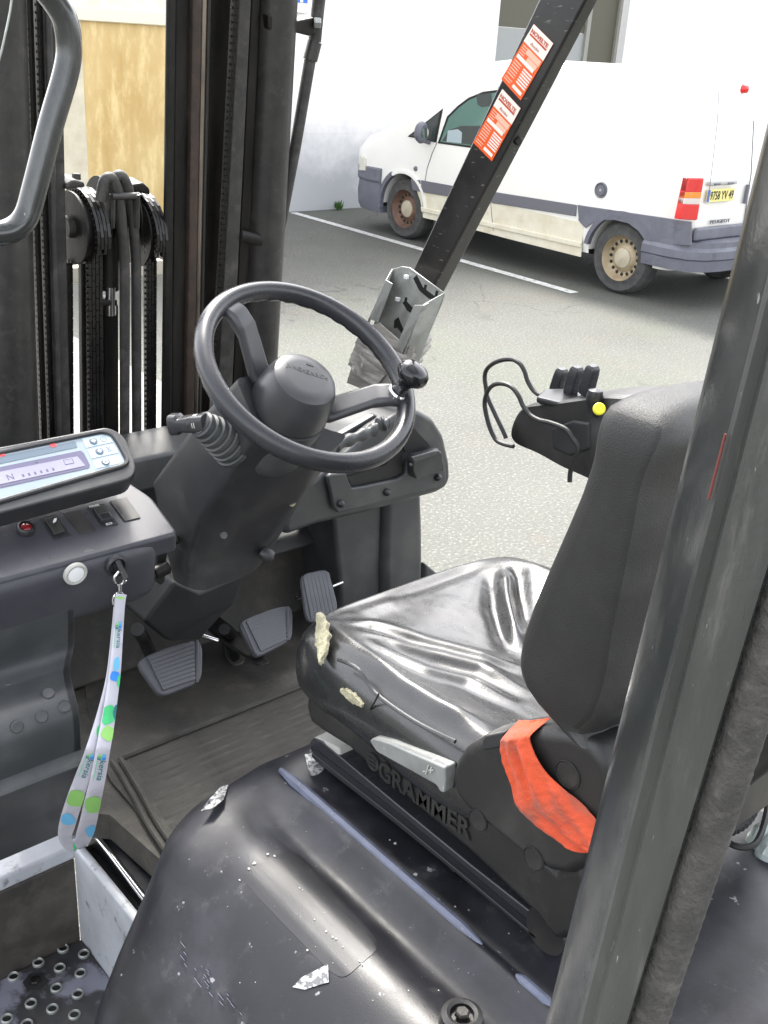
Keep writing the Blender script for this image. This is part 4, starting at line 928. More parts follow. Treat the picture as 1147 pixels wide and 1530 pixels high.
HUB = obj('hub', lathe([(.0, .040), (.030, .0405), (.042, .039), (.050, .034), (.055, .024), (.060, .002), (.0635, -.020), (.0635, -.030), (.061, -.031), (.061, -.033), (.066, -.034), (.066, -.055), (.058, -.065), (.04, -.075)], hubc, nW, 64), m_hub, SW, ang=30)
tu = uW*.84-vW*.54; tu.normalize(); tv = nW.cross(tu)
text('maker_lettering', 'JUNGHEINRICH', hubc+nW*.0402+tv*.006, tu, tv, .011, m_hub, HUB, fit=.068, center=True, depth=.0007, bold=.01)
obj('hub_mark', box(hubc+nW*.0405+tv*.026+tu*.004, (.012, .003, .0012), (tu, tv, nW)), m_hub, HUB, smooth=False)
def spoke(pxy):
    tgt = at(*pxy, pl=(cW, nW)); d = (tgt-cW).normalized(); s_ = nW.cross(d)
    prof = []
    for r_, h, w, th in ((.045, -.068, .024, .016), (.066, -.062, .024, .018), (.115, -.010, .0215, .018), (.138, .001, .021, .016), (.152, .002, .021, .012), (.163, -.002, .018, .008)):
        c = cW+d*r_+nW*h; prof.append([c-s_*w+nW*0, c-s_*w*.7+nW*th*.45, c+s_*w*.7+nW*th*.45, c+s_*w, c+s_*w*.9-nW*th*.7, c-s_*w*.9-nW*th*.7])
    return obj('spoke', loft(prof), m_hub, SW, bevel=.003, seg=2, ang=25)
spoke((347, 462)); spoke((620, 598))
# knob on the wheel
kc = rimpt(0, .0)  # dummy
kb = at(590, 592, pl=(cW, nW)); kp = kb+nW*.018
ka = (nW*.9+uW*.25+vW*.1).normalized()
KN = obj('spinner_knob', lathe([(.0, .0), (.014, .0), (.015, .006), (.011, .012), (.0105, .018), (.014, .024), (.022, .030), (.0255, .035), (.0265, .041), (.0245, .049), (.018, .055), (.009, .058), (.0, .0585)], kb+nW*.008, ka, 36), m_knob, SW)
obj('knob_clamp', disc(kb+nW*.004, nW, .016, .022, 20, .003), m_chrome, SW)
# indicator stalk with ribbed boot
b0, b1 = at(352, 668, x=.865), at(298, 632, x=.80)
dB = (b1-b0); nB = 7; pf = []
for k in range(nB):
    f_ = k/nB; r_ = L(.036, .019, f_); pf += [(r_, f_*dB.length), (r_, (f_+.09)*dB.length), (r_*.84, (f_+.115)*dB.length), (r_*.84, (f_+.135)*dB.length)]
pf += [(.016, dB.length), (.0, dB.length)]
obj('stalk_boot', lathe([(0, -.01)]+pf, b0, dB, 28), m_cowl, FK, ang=25)
st0, st1 = b1, at(256, 634, x=.775)
dS = (st1-st0).normalized(); uu_ = dS.cross(Z3).normalized(); ww_ = uu_.cross(dS)
def sq(c, a_, b_, e=4):
    return [c+(uu_*math.copysign(abs(math.cos(t))**(2/e), math.cos(t))*a_+ww_*math.copysign(abs(math.sin(t))**(2/e), math.sin(t))*b_) for t in [6.2832*k/20 for k in range(20)]]
ln = (st1-st0).length
ST = obj('indicator_stalk', loft([sq(st0-dS*.01, .013, .013), sq(st0+dS*ln*.25, .0135, .013), sq(st0+dS*ln*.30, .016, .0125), sq(st0+dS*ln*.65, .016, .0105), sq(st0+dS*ln*.72, .015, .0155), sq(st0+dS*ln*.98, .014, .016), sq(st0+dS*ln*1.02, .012, .013)]), m_rim, FK)
for f_ in (.06, .13): obj('stalk_ring', disc(st0+dS*ln*f_, dS, .0138, .0016, 20), m_grey, ST)
# ---- instrument console
def xs(pts, x): return [V((x, y, z)) for y, z in pts]
tr_ = at(196, 705, y=1.50); nr_ = at(258, 796, y=1.375); br_ = at(234, 872, y=1.40)
cxr = nr_.x; cxl = at(236, 845, y=1.36).x
print('console', tr_, nr_, br_)
zA, zB = tr_.z+.008, nr_.z+.010
prc = [(1.50, zA), (1.42, L(zA, zB, .08/.135)), (1.365, zB), (1.352, nr_.z-.004), (1.35, nr_.z-.02), (1.36, br_.z+.01), (1.375, br_.z-.006), (1.42, br_.z-.02), (1.52, br_.z-.01)]
def cring(x, s): 
    c = V((x, 1.44, (tr_.z+br_.z)/2)); return [V((x, c.y+(y-c.y)*s, c.z+(z-c.z)*s)) for y, z in prc]
CON = obj('console', loft([rounded(cring(x, s), .008, 3) for x, s in [(.30, 1), (cxl-.055, 1), (cxl-.03, .985), (cxl-.012, .95), (cxl-.004, .90), (cxl, .80)]]), m_console, FK, ang=60)
obj('console_lid', prism(rounded([V((.31, 1.505, zA-.001)), V((cxr-.035, 1.505, zA-.001)), V((cxr, 1.44, L(zA, zB, .5)-.001)), V((cxr, 1.356, zB-.003)), V((.31, 1.356, zB-.003))], .012), V((0, .004, -.035))), m_console, FK, bevel=.006, seg=3)
# planes of the console
pT = plane(V((.5, prc[0][0], prc[0][1])), V((.6, prc[0][0], prc[0][1])), V((.5, prc[2][0], prc[2][1])))
nT = pT[1] if pT[1].z > 0 else -pT[1]; pT = (V((.5, prc[1][0], prc[1][1])), nT)
pTu = (V((.5, prc[1][0], prc[1][1])), V((0, -(prc[1][1]-prc[2][1]), -(prc[2][0]-prc[1][0]))).normalized())
nTu = V((0, -1, 0)).cross(V((1, 0, 0))); 
dirT = V((0, prc[1][0]-prc[2][0], prc[1][1]-prc[2][1])).normalized(); nT = V((1, 0, 0)).cross(dirT).normalized(); pT = (V((.5, prc[2][0], prc[2][1])), nT)
dirF = V((0, prc[4][0]-prc[5][0], prc[4][1]-prc[5][1])).normalized(); nF = V((1, 0, 0)).cross(dirF).normalized(); pF = (V((.5, prc[5][0], prc[5][1])), nF)
def plq(name, q, pl, n_, m, h, par, bevel=.001, rnd=0, lift=.0, **k):
    P_ = [at(a_, b_, pl=pl)+n_*lift for a_, b_ in q]
    if rnd: P_ = rounded(P_, rnd)
    return obj(name, prism(P_, n_*h), m, par, bevel=bevel, seg=2, **k)
sws = [([(57, 775), (83, 768), (106, 800), (80, 808)], 0), ([(93, 767), (119, 761), (143, 793), (118, 798)], 1), ([(129, 758), (154, 752), (177, 784), (151, 789)], 0), ([(163, 749), (188, 743), (210, 774), (186, 780)], 1)]
for i, (q, blank) in enumerate(sws):
    fr_ = plq('switch_frame', q, pT, nT, m_pad if not blank else m_black, .002, CON, rnd=.002, lift=-.0005)
    if not blank:
        c0 = [V((*p, 0)) for p in q]; cc = sum(c0, V())/4
        q2 = [(L(cc.x, p.x, .62), L(cc.y, p.y, .72)) for p in c0]
        plq('rocker', q2, pT, nT, m_black, .004, fr_, bevel=.0015, lift=.0016)
        q3 = [q2[3], q2[2], (L(q2[2][0], q2[1][0], .45), L(q2[2][1], q2[1][1], .45)), (L(q2[3][0], q2[0][0], .45), L(q2[3][1], q2[0][1], .45))]
        if i == 2: plq('rocker', q3, pT, nT, m_pad, .006, fr_, bevel=.002, lift=.004)
xT = V((1, 0, 0)); yT = dirT
sf = bpy.data.objects['console']
text('switch_lettering', 'POWER', at(134, 760, pl=pT)+nT*.0018, xT, yT, .006, m_wht, CON, fit=.0165, bold=.01, depth=.0003)
text('switch_lettering', 'ECO', at(159, 786, pl=pT)+nT*.0018, xT, yT, .006, m_wht, CON, fit=.010, bold=.01, depth=.0003)
obj('switch_symbol', prism([at(a_, b_, pl=pT)+nT*.0062 for a_, b_ in [(78, 784), (80, 779), (84, 778), (83, 783), (79, 786)]], nT*.0003), m_wht, CON, smooth=False)
# warning lamp
wc = at(38, 793, pl=pT)
WLp = obj('warning_lamp', lathe([(.0135, 0), (.0135, .008), (.011, .011), (.0095, .011), (.009, .008), (0, .008)], wc, nT, 24), m_pad, CON)
obj('lens', lathe([(.0092, .008), (.006, .0105), (0, .0112)], wc, nT, 16), m_lamp, WLp)
# round grey button
bc = at(112, 857, pl=pF)
BT = obj('round_button', lathe([(.0185, -.002), (.0185, .003), (.0165, .005), (.0135, .0045), (.013, .002)], bc, nF, 36), m_grey, CON)
obj('button_face', lathe([(.0128, .0), (.0128, .0035), (.009, .0045), (0, .0045)], bc, nF, 28), m_wht, BT)
# ignition lock and key
kc = at(172, 844, pl=pF)
LK = obj('ignition_lock', lathe([(.0175, -.002), (.0175, .004), (.0145, .0065), (.013, .006), (.012, .003), (0, .003)], kc, nF, 28), m_pad, CON)
kz = kc+nF*.004
obj('key', prism([kz+V((-.007, 0, .006)), kz+V((.007, 0, .008)), kz+V((.010, 0, -.008)), kz+V((.006, 0, -.016)), kz+V((-.002, 0, -.016))], nF*.004), m_blk, LK, bevel=.001)
obj('key_head', prism([kz+nF*.004+V((-.004, 0, .010)), kz+nF*.004+V((.004, 0, .010)), kz+nF*.022+V((.008, 0, -.010)), kz+nF*.022+V((.001, 0, -.016))], V((.0, .0, .003))), m_black, LK, bevel=.001)
# console underside fittings
obj('console_hinge', disc(at(240, 852, y=1.45), V((1, 0, .2)), .012, .03, 18, .003), m_steel, FK); obj('hinge_bolt', disc(at(258, 808, y=1.45), V((1, -.4, .2)), .008, .02, 14, .002), m_steel, FK)
obj('hinge_tab', prism([at(a_, b_, y=1.46) for a_, b_ in [(236, 820), (250, 826), (246, 870), (240, 875), (234, 868)]], V((0, .02, 0))), m_black, FK, bevel=.002)
# ---- display unit
dTR, dBR = at(178, 642, y=1.475), at(203, 706, y=1.405)
pD = (dTR, None); dD = V((0, dTR.y-dBR.y, dTR.z-dBR.z)).normalized(); nD = V((1, 0, 0)).cross(dD).normalized(); pD = (dTR, nD)
case = [(-70, 680), (160, 637), (178, 645), (188, 655), (202, 690), (203, 706), (195, 716), (-60, 783)]
C3 = rounded([at(a_, b_, pl=pD) for a_, b_ in case], .012, 4)
DU = obj('display_unit', prism([p-nD*.0 for p in C3], -nD*.040), m_plastic, FK, bevel=.007, seg=4)
fc_ = [(-60, 690), (150, 648), (164, 651), (172, 662), (186, 688), (184, 693), (178, 696), (-55, 765)]
F3 = rounded([at(a_, b_, pl=pD) for a_, b_ in fc_], .006, 4)
kp = obj('keypad_face', prism([p+nD*.0008 for p in F3], -nD*.003), m_key, DU, smooth=False)
# raised bezel around the face
bz = [V(p) for p in F3]; cc = sum(bz, V())/len(bz)
obj('bezel', tube([cc+(p-cc).normalized()*((p-cc).length+.004)+nD*.001 for p in bz]+[cc+(bz[0]-cc).normalized()*((bz[0]-cc).length+.004)+nD*.001], .004, 8, cap=False), m_plastic, DU)
plq('lcd_window', [(-60, 711), (120, 674), (125, 678), (134, 696), (132, 700), (-55, 742)], pD, nD, m_lcdd, .0006, DU, bevel=0, lift=.001)
plq('lcd', [(-60, 718), (115, 683), (127, 697), (8, 723), (-55, 737)], pD, nD, m_lcd, .0004, DU, bevel=0, lift=.0018)
plq('lamp_strip', [(-60, 695), (112, 660), (115, 669), (-58, 706)], pD, nD, m_keyd, .0004, DU, bevel=0, lift=.001)
for q in ([(122, 656), (150, 651), (164, 654), (168, 661), (128, 670)], [(130, 673), (169, 664), (176, 677), (136, 686)], [(138, 689), (177, 680), (183, 690), (178, 693), (142, 701)]):
    plq('key_field', q, pD, nD, m_keyd if 0 else mat('keypad field', (.36, .46, .54), .25), .0004, DU, bevel=0, lift=.001)
for i, (a_, b_) in enumerate([(139, 660), (148, 675), (157, 691)]):
    c = at(a_, b_, pl=pD)+nD*.0016; k_ = obj('key_button', lathe([(.0065, 0), (.0065, .0008), (.0058, .001), (0, .001)], c, nD, 20), m_keyd, DU)
    if i < 2: obj('key_symbol', box(c+nD*.0012, (.005, .005, .0004), ((xT+dD).normalized(), (dD-xT).normalized(), nD)), m_wht, k_, smooth=False)
    else: obj('key_symbol', lathe([(.0042, 0), (.0042, .0005), (.0022, .0005), (.0022, 0)], c+nD*.001, nD, 18), m_wht, k_, smooth=False)
c = at(154, 657, pl=pD)+nD*.0014; obj('clock_symbol', tube([c+xT*.0048*math.cos(t)+dD*.0048*math.sin(t) for t in [6.2832*k/16 for k in range(17)]], .0004, 5, cap=False), m_blk, DU); obj('clock_symbol', tube([c+dD*.003, c, c+xT*.003], .0004, 5), m_blk, DU)
c = at(162, 672, pl=pD)+nD*.0014; obj('hourglass_symbol', tube([c-xT*.003+dD*.004, c+xT*.003+dD*.004, c-xT*.003-dD*.004, c+xT*.003-dD*.004, c-xT*.003+dD*.004], .0004, 5), m_blk, DU)
for a_, b_ in [(79, 666), (2, 680)]:
    c = at(a_, b_, pl=pD)+nD*.0016; obj('red_indicator', box(c, (.009, .007, .0005), (xT, dD, nD)), m_red, DU, smooth=False)
text('lcd_lettering', 'N', at(12, 719, pl=pD)+nD*.0024, xT, dD, .015, m_lcdd, DU, depth=.0001)
lb = at(103, 691, pl=pD)+nD*.0024
obj('lcd_symbol', tube([lb+xT*a_*.001+dD*b_*.001 for a_, b_ in ((-8, -4), (6, -4), (6, 5), (-8, 5), (-8, -4))], .0004, 4), m_lcdd, DU)
for k in range(6): obj('lcd_symbol', box(at(34+9*k, 712-1.9*k, pl=pD)+nD*.0023, (.003, .005, .0002), (xT, dD, nD)), m_lcdd, DU, smooth=False)
lb = at(54, 693, pl=pD)+nD*.0018; obj('lcd_symbol', tube([lb+xT*a_*.001+dD*b_*.001 for a_, b_ in ((-3, -3), (-3, 2), (3, 2), (3, -3))], .0004, 4), m_key, DU)
# ---- right cowl with trays
RC = obj('right_cowl', prism(rounded([at(a_, b_, y=1.56) for a_, b_ in [(432, 760), (462, 720), (484, 706), (560, 640), (600, 615), (625, 612), (648, 625), (664, 650), (673, 690), (674, 715), (668, 728), (655, 736), (560, 763), (470, 785), (430, 800), (424, 790)]], .01), V((0, .20, -.03))), m_cowl, FK, bevel=.018, seg=4)
yq = 1.556
plC = (at(560, 700, y=yq), V((0, -1, 0)))
nC = V((0, -1, 0))
def cq(name, q, m, h, lift=0, par=RC, bevel=.002, rnd=0, lab=None):
    P_ = [at(a_, b_, pl=(plC[0]+nC*lift, nC)) for a_, b_ in q]
    if rnd: P_ = rounded(P_, rnd)
    return obj(name, prism(P_, nC*h), m, par, bevel=bevel, label=lab)
cq('bolted_panel', [(484, 710), (489, 706), (512, 704), (516, 716), (521, 727), (540, 724), (590, 713), (601, 706), (603, 690), (612, 680), (640, 668), (650, 668), (660, 690), (662, 718), (656, 724), (600, 738), (540, 754), (500, 764), (494, 756), (490, 735)], m_cowl, .012, rnd=.004, bevel=.004)
for a_, b_ in [(508, 752), (577, 735), (653, 713)]:
    c = at(a_, b_, y=yq-.013)
    obj('panel_bolt', lathe([(.0085, 0), (.0085, .003), (.007, .008), (.004, .0105), (0, .011)], c, nC, 18), m_pad, RC)
cq('tray_opening', [(517, 712), (575, 694), (598, 668), (600, 705), (588, 711), (523, 724)], m_blk, .003, lift=.001, bevel=0)
cq('tray_opening', [(597, 655), (614, 636), (638, 662), (641, 667), (604, 675)], m_blk, .003, lift=.001, bevel=0)
cq('paper_clip', [(606, 684), (612, 677), (645, 668), (651, 672), (652, 683), (655, 700), (640, 703), (620, 708), (612, 712), (607, 700)], m_plastic, .022, lift=.012, bevel=.004)
cq('clip_lip', [(612, 682), (648, 672), (650, 678), (616, 690)], m_cowl, .006, lift=.034, bevel=.002)
obj('clip_rivet', lathe([(.004, 0), (.003, .003), (0, .004)], at(613, 694, y=yq-.036), nC, 12), m_cowl, RC)
# lever grip lying in the tray
gp = catmull([at(498, 668, y=1.42), at(520, 658, y=1.42), at(545, 648, y=1.42), at(562, 640, y=1.42), at(572, 632, y=1.42)], 5)
obj('brake_grip', tube(gp, [.011+.0022*math.sin(i*1.5) + .003*smooth((i-14)/5) for i in range(len(gp))], 16), m_cowl, FK)
obj('grip_end', disc(at(574, 633, y=1.415), V((.75, -.45, .35)), .0155, .006, 20, .002), m_hub, FK)
ge = at(577, 633, y=1.405); obj('grip_symbol', tube([ge+V((.0, .0, 0))+V((.6*.01*math.cos(t), -.01*.3*math.cos(t), .012*math.sin(t))) for t in [6.2832*k/12 for k in range(13)]], .0005, 5), m_blk, FK)
obj('tray_floor', prism([at(500, 655, y=1.60), at(560, 620, y=1.60), at(620, 640, y=1.60), at(590, 690, y=1.60), at(500, 700, y=1.60)], V((0, .02, 0))), m_plastic, FK, bevel=.004)
# supports below the cowl
obj('cowl_support', prism([at(a_, b_, y=1.64) for a_, b_ in [(498, 775), (508, 765), (572, 750), (570, 870), (566, 960), (510, 960), (508, 870)]], V((0, .15, 0))), m_cowl, FK, bevel=.02, seg=4)
obj('cowl_support', prism([at(a_, b_, y=1.62) for a_, b_ in [(578, 748), (590, 742), (632, 732), (634, 790), (635, 960), (578, 960), (574, 850)]], V((0, .16, 0))), m_cowl, FK, bevel=.02, seg=4)
obj('support_gap', box2((at(560, 800, y=1.68).x, 1.68, .70), (at(590, 800, y=1.68).x, 1.72, 1.08)), m_blk, FK, smooth=False)
obj('right_fender', prism([at(a_, b_, y=1.50) for a_, b_ in [(636, 842), (655, 858), (657, 930), (634, 930)]], V((0, .02, 0))), m_cowl, FK, bevel=.006)
obj('lower_left_cowl', prism([at(a_, b_, y=1.60) for a_, b_ in [(442, 745), (478, 712), (492, 760), (494, 775), (430, 798), (424, 790)]], V((0, .10, 0))), m_cowl, FK, bevel=.012, seg=3)
# ---- windscreen pillar on the right with the two orange stickers
xP = 1.55
Pl0, Pl1 = (546, 532), (826, -24); Pm0, Pm1 = (600, 520), (898, -24)
LQ = lambda t: at(L(558, 826, t), L(508, -22, t), x=xP)
q0, q1 = at(561, 520, x=xP), at(822, -40, x=xP)      # front edge of flat
q2, q3 = at(605, 508, x=xP), at(897, -40, x=xP)      # rear edge
r2, r3 = at(620, 520, x=xP+.045), at(915, -40, x=xP+.045)
PP = obj('windscreen_pillar', loft([[q0, q2, r2+V((.0, 0, 0)), q0+V((.07, 0, 0))], [q1, q3, r3, q1+V((.07, 0, 0))]]), m_pillar, FK, bevel=.006, seg=3)
m_stk = mat('orange sticker', (.85, .115, .02), .4); m_stw = mat('sticker cream', (.85, .80, .72), .45); m_stl = mat('sticker pale print', (.85, .50, .36), .5); m_std = mat('sticker dark red print', (.55, .07, .03), .5)
xk = xP-.001
def sticker(TL, TR, BR_, BL):
    o_ = [at(*p, x=xk) for p in (TL, TR, BR_, BL)]
    S0 = obj('orange_sticker', prism(o_, V((-.0008, 0, 0))), m_stk, PP, smooth=False)
    def q(u, v): return L(L(o_[0], o_[1], u), L(o_[3], o_[2], u), v)+V((-.0009, 0, 0))
    def patch(u0, u1, v0, v1, m, h=.0003, nm='print_block'): return obj(nm, prism([q(u0, v0), q(u1, v0), q(u1, v1), q(u0, v1)], V((-h, 0, 0))), m, S0, smooth=False)
    patch(.0, 1, 0, .30, m_stw)
    patch(.06, .90, .135, .165, m_std, .0006)
    uu = (o_[1]-o_[0]).normalized(); w_ = (o_[1]-o_[0]).length; vv = uu.cross(V((-1, 0, 0)));
    if vv.dot(o_[0]-o_[3]) < 0: vv = -vv
    h_ = (o_[3]-o_[0]).length
    off_ = V((-.0007, 0, 0))
    text('sticker_lettering', 'NOVELTE', q(.06, .12)+off_, uu, vv, h_*.085, m_std, S0, fit=w_*.84, depth=.0003, bold=.03)
    text('sticker_lettering', 'Accèo', q(.28, .265)+off_, uu, vv, h_*.07, m_std, S0, fit=w_*.42, depth=.0003)
    patch(.30, .95, .33, .42, m_stl); patch(.45, .92, .43, .50, m_stl)
    patch(.06, .88, .50, .56, m_stw, nm='date_field')
    for k in range(6): patch(.52, .95, .60+.045*k, .625+.045*k, m_stw); patch(.06, .40, .60+.045*k, .618+.045*k, m_stl)
    for k in range(4): patch(.06, .30, .34+.04*k, .355+.04*k, m_stl)
    patch(.48, .92, .90, .955, m_stw); patch(.06, .40, .89, .905, m_stl); patch(.06, .36, .93, .945, m_stl)
    return S0
sticker((798, 36), (827, 65), (778, 150), (749, 118)); sticker((751, 133), (778, 162), (735, 241), (707, 213))
obj('pillar_bolt', disc(at(768, 210, x=xP+.02)-V((0, .01, 0)), V((-.3, -1, 0)), .008, .01, 14, .002), m_steel, PP)
# ---- galvanised document holder taped to the pillar
HX = xP-.03
hold = thing('metal_holder', at(600, 470, x=HX), 'open galvanised sheet metal holder taped to the foot of the black windscreen pillar', 'holder')
def hp(name, q, x, t, m=m_zinc, bevel=.001, par=hold, **k): return obj(name, prism([at(a_, b_, x=x) for a_, b_ in q], V((t, 0, 0))), m, par, bevel=bevel, **k)
hp('back_plate', [(587, 402), (600, 398), (612, 400), (664, 438), (660, 452), (615, 560), (545, 520)], HX+.004, .003)
def bent(name, a0, a1, xa, b0_, b1_, xb, t=.0022, m=m_zinc):
    A0, A1, B0, B1 = at(*a0, x=xa), at(*a1, x=xa), at(*b0_, x=xb), at(*b1_, x=xb); n_ = (A1-A0).cross(B0-A0).normalized()
    return obj(name, prism([A0, A1, B1, B0], n_*t), m, hold, bevel=.0006)
bent('side_flange', (587, 402), (545, 500), HX+.004, (577, 420), (536, 512), HX-.035)
bent('front_lip', (577, 418), (553, 476), HX-.035, (587, 424), (565, 482), HX-.037)
bent('side_flange', (664, 438), (622, 552), HX+.004, (632, 456), (600, 540), HX-.04)
bent('front_lip', (632, 456), (600, 530), HX-.04, (618, 456), (594, 512), HX-.042)
bent('lip_hook', (632, 456), (628, 466), HX-.04, (640, 452), (636, 462), HX-.03)
for q in ([(617, 416), (622, 411), (632, 430), (648, 442), (655, 445), (652, 450), (640, 446), (626, 434)], [(601, 452), (606, 449), (618, 462), (624, 468), (620, 472), (608, 464)], [(589, 478), (595, 474), (599, 485), (604, 495), (600, 499), (594, 490), (588, 490)]):
    hp('slot', q, HX+.003, .002, m_blk, 0)
for a_, b_ in [(634, 430), (651, 439), (605, 449)]: hp('slot', [(a_, b_-5), (a_+3, b_-4), (a_+1, b_+5), (a_-2, b_+4)], HX+.0025, .002, m_blk, 0)
for a_, b_ in [(607, 414), (594, 447)]: obj('rivet', box(at(a_, b_, x=HX-.004), (.008, .01, .008)), m_wht, hold, bevel=.001)
hp('lower_front', [(551, 487), (566, 482), (600, 512), (618, 520), (612, 545), (590, 560), (540, 515)], HX-.036, .003, m_tape)
# tape wrapped around holder and pillar, and the loose board end below
def tapef(u, v):
    p = [at(a_, b_, x=HX-.038) for a_, b_ in ((540, 488), (596, 530), (560, 560+20), (519, 545))]
    q_ = L(L(p[0], p[1], u), L(p[3], p[2], u), v)
    q_.x += -.004*noise.noise(V((u*5, v*9, 2)))*2-.006*math.sin(u*3.1)
    return q_
obj('tape_wrap', solid(grid(tapef, 16, 24), V((.0015, .0, .0))), m_tape, hold)
for i, (a_, b_, c_, d_) in enumerate([((538, 505), (600, 546), (641, 512), .010), ((541, 494), (603, 535), (643, 503), .008), ((533, 520), (592, 560), (630, 535), .009)]):
    A_, B_, C_ = at(*a_, x=HX-.041), at(*b_, x=HX-.041), at(*c_, x=HX+.05)
    pts = catmull([A_, L(A_, B_, .5)-V((.004, 0, 0)), B_, L(B_, C_, .5)-V((.0, .008, 0)), C_], 5)
    obj('tape_strip', tube(pts, d_, 8, flat=.25, nrm=V((1, 0, 0))), m_tape, hold)
hp('board_end', [(534, 520), (560, 520), (596, 560), (560, 590), (517, 572), (522, 555)], HX-.03, .02, m_tape, .002)
# ---- lift mast on its own leaning plane
mp0, mn = V((1.0, 1.95, 1.6)), V((0, -1, -.13)).normalized()
def mq(px_, py_, off=0): return at(px_, py_, pl=(mp0-mn*off, mn))     # off: distance behind the plane
def strip(name, xt0, xt1, xb0, xb1, m, off=0, th=.04, yt=-60, yb=760, par=FK, bevel=.004, **k):
    def xx(x0, x1, y): return L(x0, x1, y/650)
    q = [mq(xx(xt0, xb0, yt), yt, off), mq(xx(xt1, xb1, yt), yt, off), mq(xx(xt1, xb1, yb), yb, off), mq(xx(xt0, xb0, yb), yb, off)]
    return obj(name, prism(q, -mn*th), m, par, bevel=bevel, **k)
def cyl(name, xt0, xt1, xb0, xb1, m, off=0, yt=-60, yb=760, par=FK, n=24):
    def e(y): a_, b_ = mq(L(xt0, xb0, y/650), y, off), mq(L(xt1, xb1, y/650), y, off); return (a_+b_)/2, (a_-b_).length/2
    (c0, r0), (c1, r1) = e(yt), e(yb); return obj(name, tube([c0, c1], [r0, r1], n), m, par)
def chainv(name, xt, xb, wt, off, y0=-60, y1=740, par=FK, cross=True):
    """leaf chain built link by link"""
    a_, b_ = mq(L(xt, xb, y0/650), y0, off), mq(L(xt, xb, y1/650), y1, off); d = (b_-a_).normalized(); Lh = (b_-a_).length; n_ = int(Lh/.0125); w = wt; s = d.cross(mn).normalized(); g = []
    for i in range(n_):
        c = a_+d*(i+.5)*.0125; nl = 4
        for j in range(nl):
            if (i+j) % 2 == 0: g.append(box(c+s*w*((j+.5)/nl-.5), (w/nl*.8, .012, .0235), (s, mn, d)))
        g.append(tube([c-s*w*.56, c+s*w*.56], .0028, 6))
    return obj(name, merge(g), m_chain, par, smooth=False, kind='stuff')
m_mcyl = mat('grey dusty cylinder', (.026, .025, .024), .4, .1, col2=(.04, .038, .035), nscale=20, bump=.5, bscale=150, dirt=(.12, .11, .1), dscale=30, dmix=(.55, .8), damt=.5, rvar=.08)
cyl('lift_cylinder', -40, 36, -40, 52, m_mcyl, .03)
strip('mast_upright', 34, 60, 48, 74, m_steel, .07)
chainv('side_chain', 40, 62, .006, .035); chainv('side_chain', 56, 76, .012, .03)
strip('mast_upright', 60, 92, 78, 106, m_rubber, .03, .02)
cyl('hydraulic_hose', 66, 76, 84, 92, m_rubber, .015)
strip('mast_upright', 96, 108, 98, 110, m_chain, .06, .02, yt=350) if False else None
chainv('inner_chain', 99, 104, .014, .06, y0=390, y1=720)
# centre group
strip('center_plate', 119, 152, 124, 154, m_steel, .05, .02, yt=300)
chainv('lift_chain', 138, 142, .032, .02, y0=330, y1=720)
strip('piston_housing', 154, 176, 156, 178, m_steel, .05, .03, yt=455)
cyl('piston_rod', 158, 172, 158, 172, m_chrome, .03, yt=428, yb=470); strip('rod_collar', 152, 176, 152, 176, m_steel, .02, .03, yt=448, yb=458)
cyl('piston_guide', 152, 176, 152, 176, m_steel, .04, yt=330, yb=432)
hz = lambda pts, r_, off: obj('hydraulic_hose', tube(catmull([mq(a_, b_, off) for a_, b_ in pts], 6), r_, 12), m_rubber, FK)
hz([(150, 300), (156, 270), (168, 268), (178, 300), (184, 370), (186, 420), (186, 640), (186, 740)], .0105, .0)
hz([(166, 300), (172, 266), (184, 266), (195, 300), (202, 380), (203, 440), (204, 640), (204, 740)], .0105, .01)
chainv('lift_chain', 224, 224, .026, .03, y0=345, y1=720)
def sheave(name, c, r_, w, ax, m=m_steel): return obj(name, lathe([(r_*.25, -w/2), (r_, -w/2), (r_, -w*.3), (r_*.93, -w*.25), (r_*.93, w*.25), (r_, w*.3), (r_, w/2), (r_*.25, w/2)], c, ax, 40), m, FK, ang=30)
aX = V((1, -.0, 0))
sh1 = sheave('chain_sheave', mq(114, 340, .055), .070, .022, aX); obj('sheave_hub', disc(mq(112, 338, .055), aX, .022, .04, 20, .003), m_mcyl, sh1)
sh2 = sheave('hose_sheave', mq(158, 315, .08), .068, .028, aX); sheave('hose_sheave', mq(184, 318, .09), .070, .012, aX)
sh3 = sheave('chain_sheave', mq(206, 345, .075), .072, .020, aX)
def arcchain(c, r_, w, a0, a1, n_):
    g = []
    for i in range(n_):
        t = math.radians(L(a0, a1, i/n_)); d = V((0, -math.cos(t), math.sin(t))); tg = V((0, math.sin(t), math.cos(t)))
        p = c+d*r_
        for j in range(4):
            if (i+j) % 2 == 0: g.append(box(p+aX*w*((j+.5)/4-.5), (w/4*.8, .024, .011), (aX, tg, d)))
        g.append(tube([p-aX*w*.56, p+aX*w*.56], .0028, 6))
    return obj('chain_over_sheave', merge(g), m_chain, FK, smooth=False, kind='stuff')
arcchain(mq(126, 345, .055), .078, .030, -15, 130, 18); arcchain(mq(212, 350, .075), .080, .026, -15, 130, 18)
obj('guard_bar', tube([mq(166, 293, -.01), mq(206, 293, -.005)], .007, 10), m_mcyl, FK)
for a_, b_ in ((168, 290), (205, 290)): obj('guard_arm', tube([mq(a_, b_, -.008), mq(a_-1, b_+50, .0)], .006, 8), m_mcyl, FK)
obj('chain_cover', prism([mq(a_, b_, .02) for a_, b_ in [(98, 276), (110, 268), (126, 272), (128, 280), (98, 284)]], -mn*.05), m_mcyl, FK, bevel=.004)
obj('chain_cover', prism([mq(a_, b_, .04) for a_, b_ in [(196, 276), (214, 273), (224, 282), (225, 292), (200, 286)]], -mn*.05), m_steel, FK, bevel=.004)
